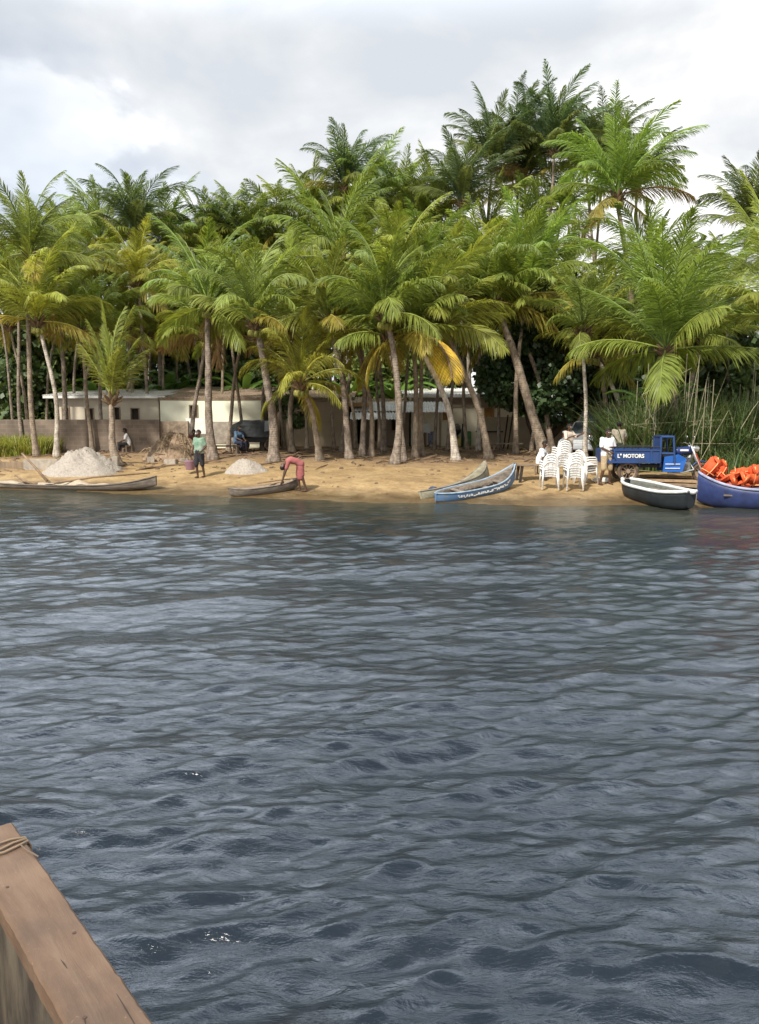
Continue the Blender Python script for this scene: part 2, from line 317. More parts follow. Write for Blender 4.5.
def crown_mesh(rs, L, nf, tint, up, dens, old, stiff):
    Vs, Fs, Cs = [], [], []; off = 0
    base = np.array(GREENS[tint])*(.88+.26*rs.random())*(1+.06*rs.normal(size=3)*np.array((1, .3, .5)))
    for i in range(nf):
        q = i/(nf-1)
        az = i*2.39996+rs.normal()*.18
        e0 = R(86-up*(q*70+max(0, q-.78)*210)+rs.normal()*6)
        bend = R((42+52*math.sin(min(q*1.5, 1)*PI/2))*(.75+.5*rs.random()))*stiff
        if q > .8: bend *= .6
        Lf = L*(.72+.34*math.sin(PI*min(q+.25, 1)**.8))*(.88+.22*rs.random())*(1 if q > .2 else .72+1.4*q)
        N = 16; t = np.linspace(0, 1, N); el = e0-bend*t**1.75
        el = np.maximum(el, R(-86))
        azs = az+rs.normal()*.25*t**1.5
        D = np.stack([np.cos(el)*np.cos(azs), np.cos(el)*np.sin(azs), np.sin(el)], 1)
        # breeze leans the tips
        P = np.zeros((N, 3)); P[1:] = np.cumsum((D[1:]+D[:-1])/2*Lf/(N-1), 0); P += D[0]*.12
        P[:, 0] += .06*Lf*t**2.2
        col = base*(.78+.5*rs.random()); 
        if q < .12: col = base*.6+np.array((.2, .24, .04))*.4
        if q > .76: col = col*(1-.4)+OLV*.4*(.7+.6*rs.random())
        if q > 1-old: col = YEL*(.75+.4*rs.random()) if rs.random() < .75 else BRN
        # rachis: thin 3-sided tube
        T = np.gradient(P, axis=0); T /= np.linalg.norm(T, axis=1)[:, None]
        SD = np.stack([-np.sin(azs), np.cos(azs), 0*azs], 1); roll = rs.normal()*.45
        NR = np.cross(SD, T); NR /= np.linalg.norm(NR, axis=1)[:, None]
        S2 = SD*math.cos(roll)+NR*math.sin(roll); N2 = NR*math.cos(roll)-SD*math.sin(roll)
        rr = (.042*(1-t)+.008)[:, None]
        ring = np.stack([P+S2*rr, P-S2*rr, P-N2*rr*1.2], 1).reshape(-1, 3)
        a = np.arange(N-1)*3
        f = np.concatenate([np.stack([a+k, a+(k+1) % 3, a+3+(k+1) % 3, a+3+k], 1) for k in range(3)])
        Vs.append(ring); Fs.append(f+off); Cs.append(np.tile(np.minimum(col*1.5+.03, .6), (len(ring), 1))); off += len(ring)
        # leaflets
        n_ = dens; u = np.linspace(.13, .995, n_); 
        for sgn in (-1, 1):
            uu = np.clip(u+rs.normal(size=n_)*.004, .1, 1)*(N-1); i0 = np.minimum(uu.astype(int), N-2); fr = (uu-i0)[:, None]
            B = P[i0]*(1-fr)+P[i0+1]*fr; TT = T[i0]; SS = S2[i0]*sgn; NN = N2[i0]
            ang = (R(54)-R(32)*u)[:, None]+rs.normal(size=(n_, 1))*.09
            dr = SS*np.sin(ang)+TT*np.cos(ang)+NN*.22
            dr /= np.linalg.norm(dr, axis=1)[:, None]
            ll = (L*.205*np.sin(PI*np.clip(u*.86+.12, 0, 1))**.6*(.82+.3*rs.random(n_)))[:, None]
            wd = (.0185*L/4*(.8+.4*rs.random(n_))*(60/dens)**.6)[:, None]
            droop = (.30+.5*rs.random(n_))[:, None]*(1 if q > .2 else .45)
            g_ = np.array((0, 0, -1.0))
            p0 = B; p1 = B+dr*ll*.4+g_*ll*.05*droop; p2 = B+dr*ll*.74+g_*ll*.26*droop; p3 = B+dr*ll*.96+g_*ll*.62*droop
            wv = np.cross(dr, NN); wv /= np.linalg.norm(wv, axis=1)[:, None]+1e-9
            wv = wv+NN*rs.normal(size=(n_, 1))*.5; wv /= np.linalg.norm(wv, axis=1)[:, None]
            vs = np.stack([p0-wv*wd*.5, p0+wv*wd*.5, p1-wv*wd, p1+wv*wd, p2-wv*wd*.8, p2+wv*wd*.8, p3-wv*wd*.12, p3+wv*wd*.12], 1).reshape(-1, 3)
            a = np.arange(n_)[:, None]*8
            f = np.stack([a+np.array([0, 1, 3, 2]), a+np.array([2, 3, 5, 4]), a+np.array([4, 5, 7, 6])], 1).reshape(-1, 4)
            cv = np.repeat(col[None]*(.86+.28*rs.random((n_, 1))), 8, 0)
            if q > .5:   # dry tips on older leaves
                cv[6::8] = cv[6::8]*.5+OLV*.55; cv[7::8] = cv[6::8]
            Vs.append(vs); Fs.append(f+off); Cs.append(cv); off += len(vs)
    return np.concatenate(Vs), np.concatenate(Fs), np.concatenate(Cs)
pid = 0
def palm(base, crown, label, L=3.55, tint='g', nf=24, up=1.0, stiff=.95, bark=None, rad=.15, curve=0.0, dens=62, old=.045, nuts=True, name='coconut_palm'):
    global pid; pid += 1; rs = np.random.default_rng(100+pid)
    r2 = random.Random(pid); up *= r2.uniform(.72, 1.08); stiff *= r2.uniform(.78, 1.12); nf += r2.randint(-4, 3); L *= r2.uniform(.92, 1.05)
    root = thing(name, base, label, 'palm tree', group='coconut palms in the grove')
    b = Vector((0, 0, -.15)); c = crown-base; n_ = 22; pts, rad_ = [], []
    side = Vector((c.x, c.y, 0)); 
    bowx = (curve if curve else rs.normal()*.02)*c.length
    for i in range(n_+1):
        t = i/n_; p = b.lerp(c, t); k = math.sin(PI*t)
        p = p+Vector((-side.x*.22*k-bowx*k, -side.y*.2*k, 0)); p.x += .03*math.sin(t*9+pid)
        pts.append(p); z = max(p.z, 0)
        rad_.append(rad*.76*(1-.38*t)+rad*.8*math.exp(-max(z+.1, 0)/.35)+rad*.03*math.sin(i*2.1))
    mb = MB().tube(pts, rad_, 10); mb.build('trunk', bark or tm_mid, root, smooth=True)
    V, Fq, Cc = crown_mesh(rs, L, nf, tint, up, dens, old, stiff)
    cm = npmesh('crown', V, Fq, leafm, Cc, root); cm.location = c
    fb = MB()
    for k in range(14):
        az = k*2.4; e = R(50-k*5); d = Vector((math.cos(az)*math.cos(e), math.sin(az)*math.cos(e), math.sin(e)))
        fb.tube([Vector((0, 0, -.25))+d*.06, Vector((0, 0, -.12))+d*.2, d*.42], [.09, .075, .03], 5)
    fb.build('leaf_base', fibm, root, loc=c)
    if nuts:
        nb = MB()
        for k in range(9):
            az = k*.72; r_ = .2+.03*rs.random()
            p = Vector((math.cos(az)*r_, math.sin(az)*r_, -.30-.02*k)); nb.cap(p, p+Vector((0, 0, .07)), .11, .10, 8)
        nb.build('coconut_cluster', nutm, root, True, loc=c)
    return root
# front and middle palms whose trunks can be followed: base pixel, crown pixel
def fp(bx, by, cx, cy, label, dz=0, **k):
    b = ground(bx, by); cy = cy+34*min(1, max(0, (345-cy)/50)); c = at(cx, cy, b.y+dz); return palm(b, c, label, **k)
fp(13, 449, -4, 262, 'thin palm with leaning trunk nearest the left edge of the photo', rad=.10, bark=tm_dark, L=3.7)
fp(23, 453, 20, 258, 'straight dark palm trunk standing left of the two flared trunks near the block wall', bark=tm_dark, rad=.13)
fp(37, 457, 30, 222, 'tall palm with wide flared foot, third trunk from the left edge', bark=tm_mid, rad=.16)
fp(57, 457, 38, 288, 'pale curved palm with yellowed drooping lower fronds, left of the young palm', bark=tm_pale, rad=.15, curve=-.03, old=.12, tint='m', L=4.2, nf=26)
fp(66, 451, 62, 240, 'dark straight palm close behind the pale curved trunk at left', bark=tm_dark, rad=.17)
fp(76, 447, 86, 262, 'slim palm leaning right behind the gravel heap', bark=tm_dark, rad=.11, tint='m')
fp(92, 453, 80, 300, 'slim palm behind the gravel heap with orange dry fronds in its crown', bark=tm_mid, rad=.13, old=.12, L=3.4)
fp(118, 466, 112, 398, 'short young palm with huge upright fronds beside the concrete blocks', L=3.7, up=.40, nf=14, stiff=.36, rad=.2, dens=70, tint='g', nuts=False, old=0, bark=tm_mid, dz=.2)
fp(104, 450, 99, 296, 'dark palm just left of the short young palm', bark=tm_dark, rad=.14)
fp(135, 446, 128, 292, 'palm leaning slightly left behind the person seated in white and black', bark=tm_mid, rad=.14, tint='m')
fp(148, 447, 138, 250, 'straight palm between the seated person and the dark double trunk', bark=tm_mid, rad=.13, tint='y')
fp(160, 443, 157, 300, 'thick dark palm beside the thatch heap, in front of the cream wall corner', bark=tm_dark, rad=.22)
fp(184, 442, 176, 320, 'thin reddish palm trunk behind the thatch heap', bark=tm_mid, rad=.11, L=3.5, tint='m')
fp(190, 456, 207, 318, 'dark palm leaning right behind the person in green shirt', bark=tm_dark, rad=.14, tint='m', L=4.0)
fp(213, 460, 209, 272, 'stout palm with swollen foot just right of the person in green shirt', bark=tm_dark, rad=.23, L=4.3)
fp(204, 441, 199, 238, 'slim tall palm behind the stout one near the cream wall', bark=tm_mid, rad=.12, tint='m')
fp(229, 452, 243, 318, 'slender palm with grey trunk left of the covered vehicle', bark=tm_mid, rad=.13, L=3.9)
fp(274, 462, 255, 290, 'thick leaning palm in front of the covered vehicle', bark=tm_dark, rad=.26, L=4.2)
fp(292, 452, 316, 318, 'palm leaning right with wide foot, left of the low bushy palm', bark=tm_mid, rad=.17, curve=.05, tint='m')
fp(319, 460, 301, 384, 'low bushy yellow-green palm with arching fronds in front of the tan house', bark=tm_mid, rad=.17, L=3.6, tint='y', nf=22, up=.95, dens=70, dz=-.4)
fp(349, 459, 328, 286, 'palm leaning left from the middle of the beach, right of the low bushy palm', bark=tm_dark, rad=.18, tint='m')
fp(362, 457, 338, 226, 'tall leaning palm, left one of the pair before the dark porch', bark=tm_dark, rad=.16, L=4.2)
fp(372, 457, 352, 300, 'slim leaning palm before the dark porch, under a bright crown', bark=tm_mid, rad=.14, tint='y')
fp(384, 452, 366, 250, 'palm in front of the pale metal awning with trunk bent left', bark=tm_dark, rad=.15, tint='m')
fp(394, 464, 385, 282, 'thick rooted palm nearest the water in the middle of the grove', bark=tm_dark, rad=.2, L=4.1)
fp(403, 461, 386, 318, 'dark palm leaning left right beside the thick rooted palm', bark=tm_dark, rad=.14, L=3.6)
fp(414, 458, 396, 238, 'palm with strongly bent foot in front of the metal awning', bark=tm_mid, rad=.16, tint='m')
fp(422, 456, 421, 252, 'straight palm just left of the people seated by the cream house', bark=tm_mid, rad=.14)
p_y = fp(457, 461, 411, 302, 'leaning palm with one bright yellow frond hanging from its crown', bark=tm_pale, rad=.18, tint='m', L=4.3, nf=26, old=.10)
fp(490, 459, 443, 292, 'palm with trunk leaning far left beside the green barrels', bark=tm_mid, rad=.19, tint='m', L=4.2, curve=.03)
fp(478, 451, 481, 262, 'straight white-barked palm in front of the cream house', bark=tm_pale, rad=.13)
fp(515, 454, 524, 262, 'slim upright palm crossed by the big leaning trunks', bark=tm_mid, rad=.15, L=4.3, old=.06)
fp(545, 454, 495, 268, 'massive palm leaning left over the blue canoe bow', bark=tm_mid, rad=.30, L=4.6, old=.05, nf=28, curve=.06)
fp(553, 452, 519, 292, 'second leaning palm beside the massive one, under the dark mango tree', bark=tm_mid, rad=.17, L=4.0, old=.08, tint='m')
fp(586, 461, 583, 300, 'straight thin white-barked palm behind the plastic chairs', bark=tm_pale, rad=.12, tint='g', L=2.9, nf=16, old=0)
fp(606, 455, 599, 318, 'dark upright palm behind the man in white shirt', bark=tm_mid, rad=.16, tint='m', old=.06, L=3.8)
fp(629, 457, 592, 352, 'palm leaning left behind the cargo tricycle bed', bark=tm_pale, rad=.15, tint='y', L=3.4, nf=18, old=.12)
b = at(672, 455, 30); palm(gp(b.x, 30), at(666, 350, 29.5), 'large low palm with long arching fronds above the cargo tricycle', L=5.7, nf=32, rad=.24, up=.95, stiff=.72, dens=84, bark=tm_dark, old=0)
b = at(790, 440, 27); palm(gp(b.x, 27), at(785, 318, 27), 'palm at the right edge with pale yellow drooping fronds over the reeds', L=4.9, nf=26, rad=.18, dens=76, tint='m', bark=tm_pale, old=0, stiff=.8)
b = at(628, 440, 38); palm(gp(b.x, 38), at(617, 196, 37), 'tall full palm at upper right with yellow lower fronds and coconuts', L=4.5, stiff=.8, nf=34, rad=.19, dens=72, tint='g', bark=tm_mid, old=.12)
for bx, by, cx, cy, tn, bk, lb in [
 (31, 447, 10, 292, 'g', tm_mid, 'slim palm between the second and third trunks from the left edge'),
 (48, 445, 57, 296, 'm', tm_dark, 'slim palm behind the gap left of the pale curved trunk'),
 (84, 446, 98, 318, 'g', tm_mid, 'slim palm rising right behind the top of the gravel heap'),
 (112, 446, 119, 262, 'm', tm_dark, 'slim palm hidden behind the short young palm'),
 (124, 445, 146, 318, 'g', tm_mid, 'slim palm leaning right, just left of the seated person in white'),
 (170, 444, 166, 258, 'm', tm_mid, 'slim palm rising straight behind the thatch heap'),
 (197, 444, 190, 276, 'y', tm_dark, 'slim palm directly behind the head of the person in green shirt'),
 (221, 446, 226, 268, 'g', tm_mid, 'slim palm right of the stout palm with swollen foot'),
 (246, 450, 229, 250, 'm', tm_mid, 'slim palm leaning left in front of the covered vehicle'),
 (262, 450, 275, 300, 'g', tm_dark, 'slim palm just left behind the thick leaning palm'),
 (284, 449, 291, 246, 'm', tm_mid, 'slim palm between the thick leaning palm and the wide-footed one'),
 (306, 450, 292, 312, 'g', tm_mid, 'slim palm left behind the low bushy palm'),
 (334, 449, 316, 250, 'm', tm_mid, 'slim palm leaning left, right behind the low bushy palm'),
 (342, 452, 356, 262, 'y', tm_dark, 'slim palm leaning right before the dark porch'),
 (357, 449, 331, 318, 'g', tm_mid, 'slim palm with strong left lean before the dark porch'),
 (380, 449, 374, 318, 'g', tm_mid, 'slim palm close behind the thick rooted palm'),
 (399, 449, 408, 256, 'y', tm_mid, 'slim palm right behind the trunks at the metal awning'),
 (433, 450, 444, 250, 'm', tm_dark, 'slim palm in front of the woman with orange headwrap'),
 (447, 451, 458, 270, 'g', tm_mid, 'slim palm right behind the foot of the palm with the yellow frond'),
 (468, 450, 470, 230, 'm', tm_mid, 'slim palm in front of the green plastic barrel'),
 (500, 450, 507, 236, 'm', tm_dark, 'slim palm between the white-barked palm and the crossed trunks'),
 (531, 451, 548, 228, 'g', tm_mid, 'slim palm beside the dark mango trunk'),
]:
    fp(bx, by, cx, cy, lb, L=3.0, tint=tn, bark=bk, rad=.11, nf=17, dens=56, nuts=False, curve=random.uniform(-.04, .04))
# the palms behind, by crown pixel and distance
BACK = [
 (100, 200, 48, 4.0, 'g', 'palm crown on the skyline just left of the tall dark palm'),
 (166, 204, 49, 4.0, 'g', 'palm crown on the skyline just right of the tall dark palm'),
 (56, 212, 50, 4.0, 'g', 'palm crown on the skyline above the pale curved palm'),
 (206, 206, 50, 4.0, 'g', 'palm crown on the skyline left of the small dark crown'),
 (250, 204, 50, 4.0, 'g', 'palm crown on the skyline right of the small dark crown'),
 (276, 192, 50, 3.8, 'g', 'palm crown on the skyline halfway up to the central peak'),
 (312, 172, 49, 4.0, 'g', 'palm crown on the left shoulder of the central peak'),
 (374, 160, 49, 4.0, 'g', 'palm crown on the right shoulder of the central peak'),
 (402, 168, 50, 4.0, 'g', 'palm crown in the skyline saddle right of the central peak'),
 (438, 168, 50, 4.0, 'g', 'palm crown in the skyline saddle, left of the highest group'),
 (134, 192, 47, 4.2, 'd', 'tall dark palm rising above the others in the left third of the skyline'),
 (76, 218, 46, 4.3, 'd', 'dark palm on the skyline between the left edge and the tall dark palm'),
 (108, 232, 43, 4.2, 'm', 'bright palm below and left of the tall dark palm'),
 (226, 205, 50, 3.8, 'd', 'small dark crown on the skyline left of the skyline dip'),
 (188, 222, 46, 4.0, 'g', 'palm crown on the skyline between two dark crowns at left'),
 (10, 240, 49, 4.2, 'g', 'palm on the skyline in the left corner of the grove'),
 (44, 232, 50, 4.0, 'g', 'palm on the skyline second from the left corner'),
 (160, 246, 41, 4.0, 'y', 'yellow-green palm crown below the tall dark palm'),
 (252, 232, 42, 4.2, 'g', 'palm crown behind the stout trunks at left centre'),
 (276, 222, 46, 4.0, 'm', 'palm crown on the skyline at the foot of the central peak'),
 (298, 196, 42, 4.4, 'm', 'bright palm with tall upright fronds left of the central peak'),
 (344, 146, 48, 4.0, 'd', 'isolated dark palm forming the central peak of the skyline'),
 (330, 190, 43, 4.2, 'g', 'palm crown directly below the central dark peak'),
 (384, 178, 46, 4.2, 'g', 'palm crown right of the central dark peak'),
 (420, 178, 49, 4.0, 'g', 'palm on the skyline dip right of the central peak'),
 (366, 208, 40, 4.3, 'm', 'bright palm crown in the middle of the grove, upper row'),
 (404, 214, 41, 4.0, 'm', 'bright palm crown right of the middle of the grove, upper row'),
 (440, 214, 41, 4.2, 'g', 'palm crown below the right-hand group of tall dark palms, left side'),
 (462, 172, 47, 4.2, 'd', 'dark palm at the left shoulder of the highest skyline group'),
 (492, 136, 50, 4.4, 'd', 'dark palm in the highest skyline group, left of its top'),
 (524, 152, 46, 4.4, 'd', 'dark palm below the top of the highest skyline group'),
 (554, 122, 49, 4.6, 'd', 'tallest dark palm forming the highest point of the skyline'),
 (518, 124, 52, 4.2, 'd', 'dark palm between the two highest crowns of the skyline group'),
 (604, 132, 52, 4.2, 'd', 'dark palm right behind the top of the full palm at upper right'),
 (636, 160, 48, 4.0, 'd', 'dark palm half hidden at the right of the full palm at upper right'),
 (586, 138, 50, 4.2, 'd', 'dark palm between the skyline top and the full palm at upper right'),
 (488, 212, 40, 4.4, 'm', 'bright palm with upright fronds under the skyline group'),
 (532, 210, 41, 4.2, 'g', 'palm crown in the shade under the highest skyline group'),
 (562, 182, 42, 4.2, 'g', 'palm crown left of the full palm at upper right'),
 (648, 250, 36, 4.2, 'g', 'palm crown below the full palm at upper right, facing the gap'),
 (566, 262, 37, 4.0, 'g', 'palm crown directly above the dark mango tree'),
 (684, 268, 43, 4.0, 'd', 'dark palm crown low in the sky gap at right'),
 (752, 196, 43, 4.4, 'd', 'dark palm at the right edge against the bright sky'),
 (728, 262, 38, 4.2, 'g', 'palm crown below the dark palm at the right edge'),
 (700, 306, 35, 4.4, 'g', 'palm crown behind the large low palm at right'),
 (285, 270, 37, 4.2, 'm', 'bright palm crown above the low bushy palm'),
 (455, 250, 37, 4.2, 'm', 'bright palm crown in the centre right, above the far leaning trunk'),
 (60, 300, 40, 3.8, 'd', 'shaded palm crown low behind the pale curved trunk'),
 (225, 300, 39, 3.8, 'd', 'shaded palm crown low behind the stout trunk'),
 (180, 285, 38, 4.0, 'g', 'palm crown above the thatch heap'),
 (320, 240, 41, 4.0, 'g', 'palm crown in the second row left of the middle'),
 (460, 310, 40, 3.8, 'd', 'shaded palm crown low behind the yellow frond'),
 (-25, 235, 40, 4.2, 'g', 'palm half cut off by the left edge of the photo, upper row'),
 (800, 240, 36, 4.4, 'g', 'palm mostly beyond the right edge of the photo'),
]
for (cx, cy, d, L, tn, lb) in BACK:
    d = d if d >= 46.5 or cx > 600 else d+6.5+(46-d)*.45; cy += 42 if cx < 460 else 31; c = at(cx, cy, d); dx = random.uniform(-1.2, 1.2)
    palm(gp(c.x+dx, d+random.uniform(-.5, .5)), c, lb, L=L*.95*(1.06 if d > 46 else 1), tint=tn, nf=30 if tn == 'd' else 24, stiff=.9, up=.72 if tn == 'd' else 1, dens=66 if tn == 'd' else 54, old=.03, rad=.15, bark=random.choice([tm_mid, tm_dark]), nuts=False)
# the single yellow frond
def one_frond(parent, loc, az, L, col, e0, bend):
    rs = np.random.default_rng(3); keep = GREENS['g']
    N = 16; t = np.linspace(0, 1, N); el = np.maximum(R(e0)-R(bend)*t**1.2, R(-88))
    D = np.stack([np.cos(el)*math.cos(az), np.cos(el)*math.sin(az), np.sin(el)], 1); P = np.zeros((N, 3)); P[1:] = np.cumsum((D[1:]+D[:-1])/2*L/(N-1), 0)
    n_ = 32; V = []; Fq = []; Cc = []; off = 0
    for sg in (-1, 1):
        for u in np.linspace(.18, .99, n_):
            i0 = min(int(u*(N-1)), N-2); B = P[i0]+(P[i0+1]-P[i0])*(u*(N-1)-i0); T = D[i0]
            dr = np.array((sg*.75, -.10, -.25))+T*.8; dr /= np.linalg.norm(dr); ll = 1.05*math.sin(PI*min(u*.86+.12, 1))**.6
            wv = np.array((0, .25, .97))-dr*np.dot((0, .25, .97), dr); wv /= np.linalg.norm(wv); w_ = .013
            p = [B, B+dr*ll*.45, B+dr*ll*.8+np.array((0, 0, -.1*ll)), B+dr*ll+np.array((0, 0, -.25*ll))]
            for q, pp in enumerate(p): V += [pp-wv*w_*(.5, 1, .8, .1)[q], pp+wv*w_*(.5, 1, .8, .1)[q]]
            for q in range(3): Fq.append((off+2*q, off+2*q+1, off+2*q+3, off+2*q+2))
            c_ = col*(.8+.4*rs.random()); Cc += [c_]*6+[c_*.6+BRN*.3]*2; off += 8
    ob = npmesh('yellow_frond', np.array(V), np.array(Fq), leafm, np.array(Cc), parent); ob.location = loc
    ob['label'] = 'bright yellow dying frond hanging straight down'
    MB().tube([Vector(p) for p in P], [.04]*N, 5).build('stalk', fibm, ob)
cr = [c for c in p_y.children if c.name.startswith('crown')][0]
one_frond(p_y, cr.location+Vector((.3, -.9, -.2)), R(-58), 2.9, np.array((.62, .42, .04)), -8, 72)

# ------------------------------------------------------------------ broadleaf trees, shrubs
def leafmat(name, c, c2, tr=.25): return mat(name, c, .45, noise=.9, second=c2, trans=tr, spec=.45)
lm_mango = leafmat('mango_leaf', (.06, .105, .035), (.03, .055, .02), .2)
lm_dark = leafmat('dark_leaf', (.12, .17, .06), (.05, .085, .03))
lm_light = leafmat('light_leaf', (.26, .32, .10), (.12, .18, .05))
lm_banana = leafmat('banana_leaf', (.15, .27, .05), (.10, .20, .04), .35)
barkm = mat('bark', (.10, .075, .055), .95, noise=6, bump=(12, .8, .05))
def leaves(rs, lobes, n_, size, aspect=2.4, shell=.55):
    C_ = np.array([q[:3] for q in lobes]); Rr = np.array([q[3] for q in lobes]); p = Rr**2/np.sum(Rr**2)
    idx = rs.choice(len(lobes), n_, p=p); d = rs.normal(size=(n_, 3)); d /= np.linalg.norm(d, axis=1)[:, None]
    r_ = Rr[idx]*(shell+(1.08-shell)*rs.random(n_)); P = C_[idx]+d*r_[:, None]*np.array((1, 1, .85))
    ax = rs.normal(size=(n_, 3))+d*.7+np.array((0, 0, -.5)); ax /= np.linalg.norm(ax, axis=1)[:, None]
    nn = np.cross(ax, rs.normal(size=(n_, 3))); nn /= np.linalg.norm(nn, axis=1)[:, None]
    s_ = (size*(.6+.8*rs.random(n_)))[:, None]
    V = np.stack([P, P+ax*s_*.5+nn*s_/aspect, P+ax*s_, P+ax*s_*.5-nn*s_/aspect], 1).reshape(-1, 3)
    return V, np.arange(n_*4).reshape(-1, 4)
def broad(name, base, h, rx, label, cat, lm, n_=5000, size=.22, seed=1, lob=16, low=.25, trunk=.18, lean=0, group=None):
    rs = np.random.default_rng(seed); root = thing(name, base, label, cat, group=group)
    lobes = []
    for i in range(lob):
        a = rs.random()*2*PI; q = math.sqrt(rs.random()); zz = low+(1-low)*rs.random()
        k = math.sqrt(max(.05, 1-((zz-(low+1)/2)/((1-low)/2))**2*.8))
        lobes.append((math.cos(a)*q*rx*k*.8+lean, math.sin(a)*q*rx*.7*k, zz*h*.88, rx*(.22+.2*rs.random())))
    V, Fq = leaves(rs, lobes, n_, size)
    npmesh('crown', V, Fq, lm, parent=root)
    tb = MB(); top = Vector((lean*.5, 0, h*max(low, .3)+.2)); tb.tube([(0, 0, -.2), (0, 0, .3), top*.6, top], [trunk*1.5, trunk*1.15, trunk, trunk*.8], 8)
    for lo in lobes[:7]: tb.tube([top, (top+Vector(lo[:3]))/2+Vector((0, 0, .2)), Vector(lo[:3])], [trunk*.6, trunk*.4, trunk*.15], 6)
    tb.build('trunk', barkm, root, True)
    return root
mg = at(556, 450, 37)
mt = thing('mango_tree', gp(mg.x, 37), 'big dark rounded mango tree with dense glossy leaves behind the chairs', 'tree')
rs = np.random.default_rng(8); lobes = []
for i in range(46):
    a = rs.random()*2*PI; q = rs.random()**.5; zz = 1.6+5.4*rs.random(); k = math.sqrt(max(.1, 1-((zz-3.6)/3.9)**2))
    lobes.append((math.cos(a)*q*3.5*k-.1, math.sin(a)*q*2.6*k, zz, .6+.5*rs.random()))
V, Fq = leaves(rs, lobes, 26000, .24, 2.6, .6); npmesh('crown', V, Fq, lm_mango, parent=mt)
tb = MB(); tb.tube([(-.4, 0, -.3), (-.7, 0, .4), (-1.1, 0, 1.3), (-1.5, 0, 2.6)], [.42, .34, .3, .22], 10)
tb.tube([(-1.0, 0, 1.1), (-.3, .1, 2.2), (.6, .2, 3.6)], [.22, .18, .1], 8)
tb.tube([(-.6, 0, .3), (.2, -.1, 1.2), (1.2, 0, 2.6)], [.22, .17, .1], 8); tb.build('trunk', barkm, mt, True)
BL = [ # px, dist, height, halfwidth, label, material, lift
 (-40, 50, 6.5, 4.2, 'dark broadleaf tree behind the grassy plot beyond the left edge', lm_dark, 'tree'),
 (15, 47, 5.4, 3.2, 'dark bushy tree behind the grass plot at left', lm_dark, 'tree'),
 (62, 49, 5.2, 2.6, 'bushy tree with pale green leaves behind the left end of the long house', lm_light, 'tree'),
 (105, 51, 5.8, 3.2, 'dark leafy tree behind the long house, left of the young palm', lm_dark, 'tree'),
 (150, 53, 6.0, 3.4, 'dark leafy tree behind the roof of the long house, centre', lm_dark, 'tree'),
 (215, 53, 6.2, 3.4, 'dark leafy tree behind the right part of the long house', lm_dark, 'tree'),
 (262, 50, 5.4, 2.8, 'rounded dark green tree behind the tan house', lm_dark, 'tree'),
 (325, 51, 6.4, 3.6, 'dark tree behind the dark porch', lm_dark, 'tree'),
 (385, 49, 5.4, 2.6, 'green leafy tree above the metal awning', lm_light, 'tree'),
 (440, 51, 6.4, 3.2, 'dark tree above the roof of the cream house', lm_dark, 'tree'),
 (500, 50, 7.2, 3.8, 'dark tree behind the cream house next to the mango tree', lm_mango, 'tree'),
 (640, 46, 6.6, 3.6, 'dark tree behind the tan canopy house at right', lm_dark, 'tree'),
 (700, 40, 6.2, 3.4, 'dark tree rising behind the reeds, right of the large low palm', lm_dark, 'tree'),
 (765, 39, 6.2, 3.6, 'dark tree behind the reeds at the right edge', lm_dark, 'tree'),
]
for i, (px, d, h, rx, lb, lm, ct) in enumerate(BL):
    x = (px-379.5)/F*d*1.0; broad('broadleaf_tree', gp(x, d), h*(1.5 if d > 42 else 1.15), rx*1.1, lb, ct, lm, 7500, .36, 40+i, 30, .1)
# a small round bush in front of the tan house
b = ground(290, 451); broad('shrub', gp(b.x, b.y+1), 2.9, 1.1, 'dark round bush against the tan house wall', 'shrub', lm_dark, 1600, .16, 77, 9, .45, .08)
def banana(base, label, n_=9, h=2.6, seed=0):
    rs = random.Random(seed); root = thing('banana_plant', base, label, 'banana plant')
    MB().tube([(0, 0, -.1), (.03, 0, h*.4), (0, 0, h*.6)], [.14, .11, .08], 8).build('stem', lm_light, root, True)
    V, Fs = [], []
    for i in range(n_):
        az = i*2.4+rs.random()*.4; e0 = R(80-i*4-rs.random()*12); L = h*.62*(.8+.4*rs.random()); N = 9; o = len(V); p = Vector((0, 0, h*.55)); hv = Vector((-math.sin(az), math.cos(az), 0))
        for k in range(N):
            t = k/(N-1); e = e0-R(95)*t**1.4; d = Vector((math.cos(az)*math.cos(e), math.sin(az)*math.cos(e), math.sin(e))); p = p+d*L/(N-1)
            w_ = .24*math.sin(PI*min(.06+t*.94, 1))**.6*(0 if t < .08 else 1)+.02; nn = d.cross(hv)
            V += [p-hv*w_+nn*-.03-Vector((0, 0, w_*.35)), p, p+hv*w_-Vector((0, 0, w_*.35))]
        for k in range(N-1):
            a = o+k*3; Fs += [(a, a+1, a+4, a+3), (a+1, a+2, a+5, a+4)]
    npmesh('crown', np.array([tuple(v) for v in V]), np.array(Fs), lm_banana, parent=root, smooth=True)
for i, (px, d, h, lb) in enumerate([(170, 47, 4.6, 'bright banana plant above the long house roof, left of the thin reddish palm'), (186, 48, 4.9, 'bright banana plant above the long house roof, right of the thin reddish palm'), (246, 46, 4.4, 'banana plant above the roof edge by the dark covered vehicle'), (395, 46, 4.2, 'banana plant behind the pale metal awning'), (352, 47, 4.4, 'banana plant above the dark porch'), (650, 31.5, 3.0, 'bright green banana plant left of the large low palm trunk'), (662, 33, 3.4, 'bright green banana plant just behind the large low palm trunk'), (98, 46, 4.3, 'banana plant behind the long house roof near the young palm')]):
    x = (px-379.5)/F*d; banana(gp(x, d), lb, 10, h, i)
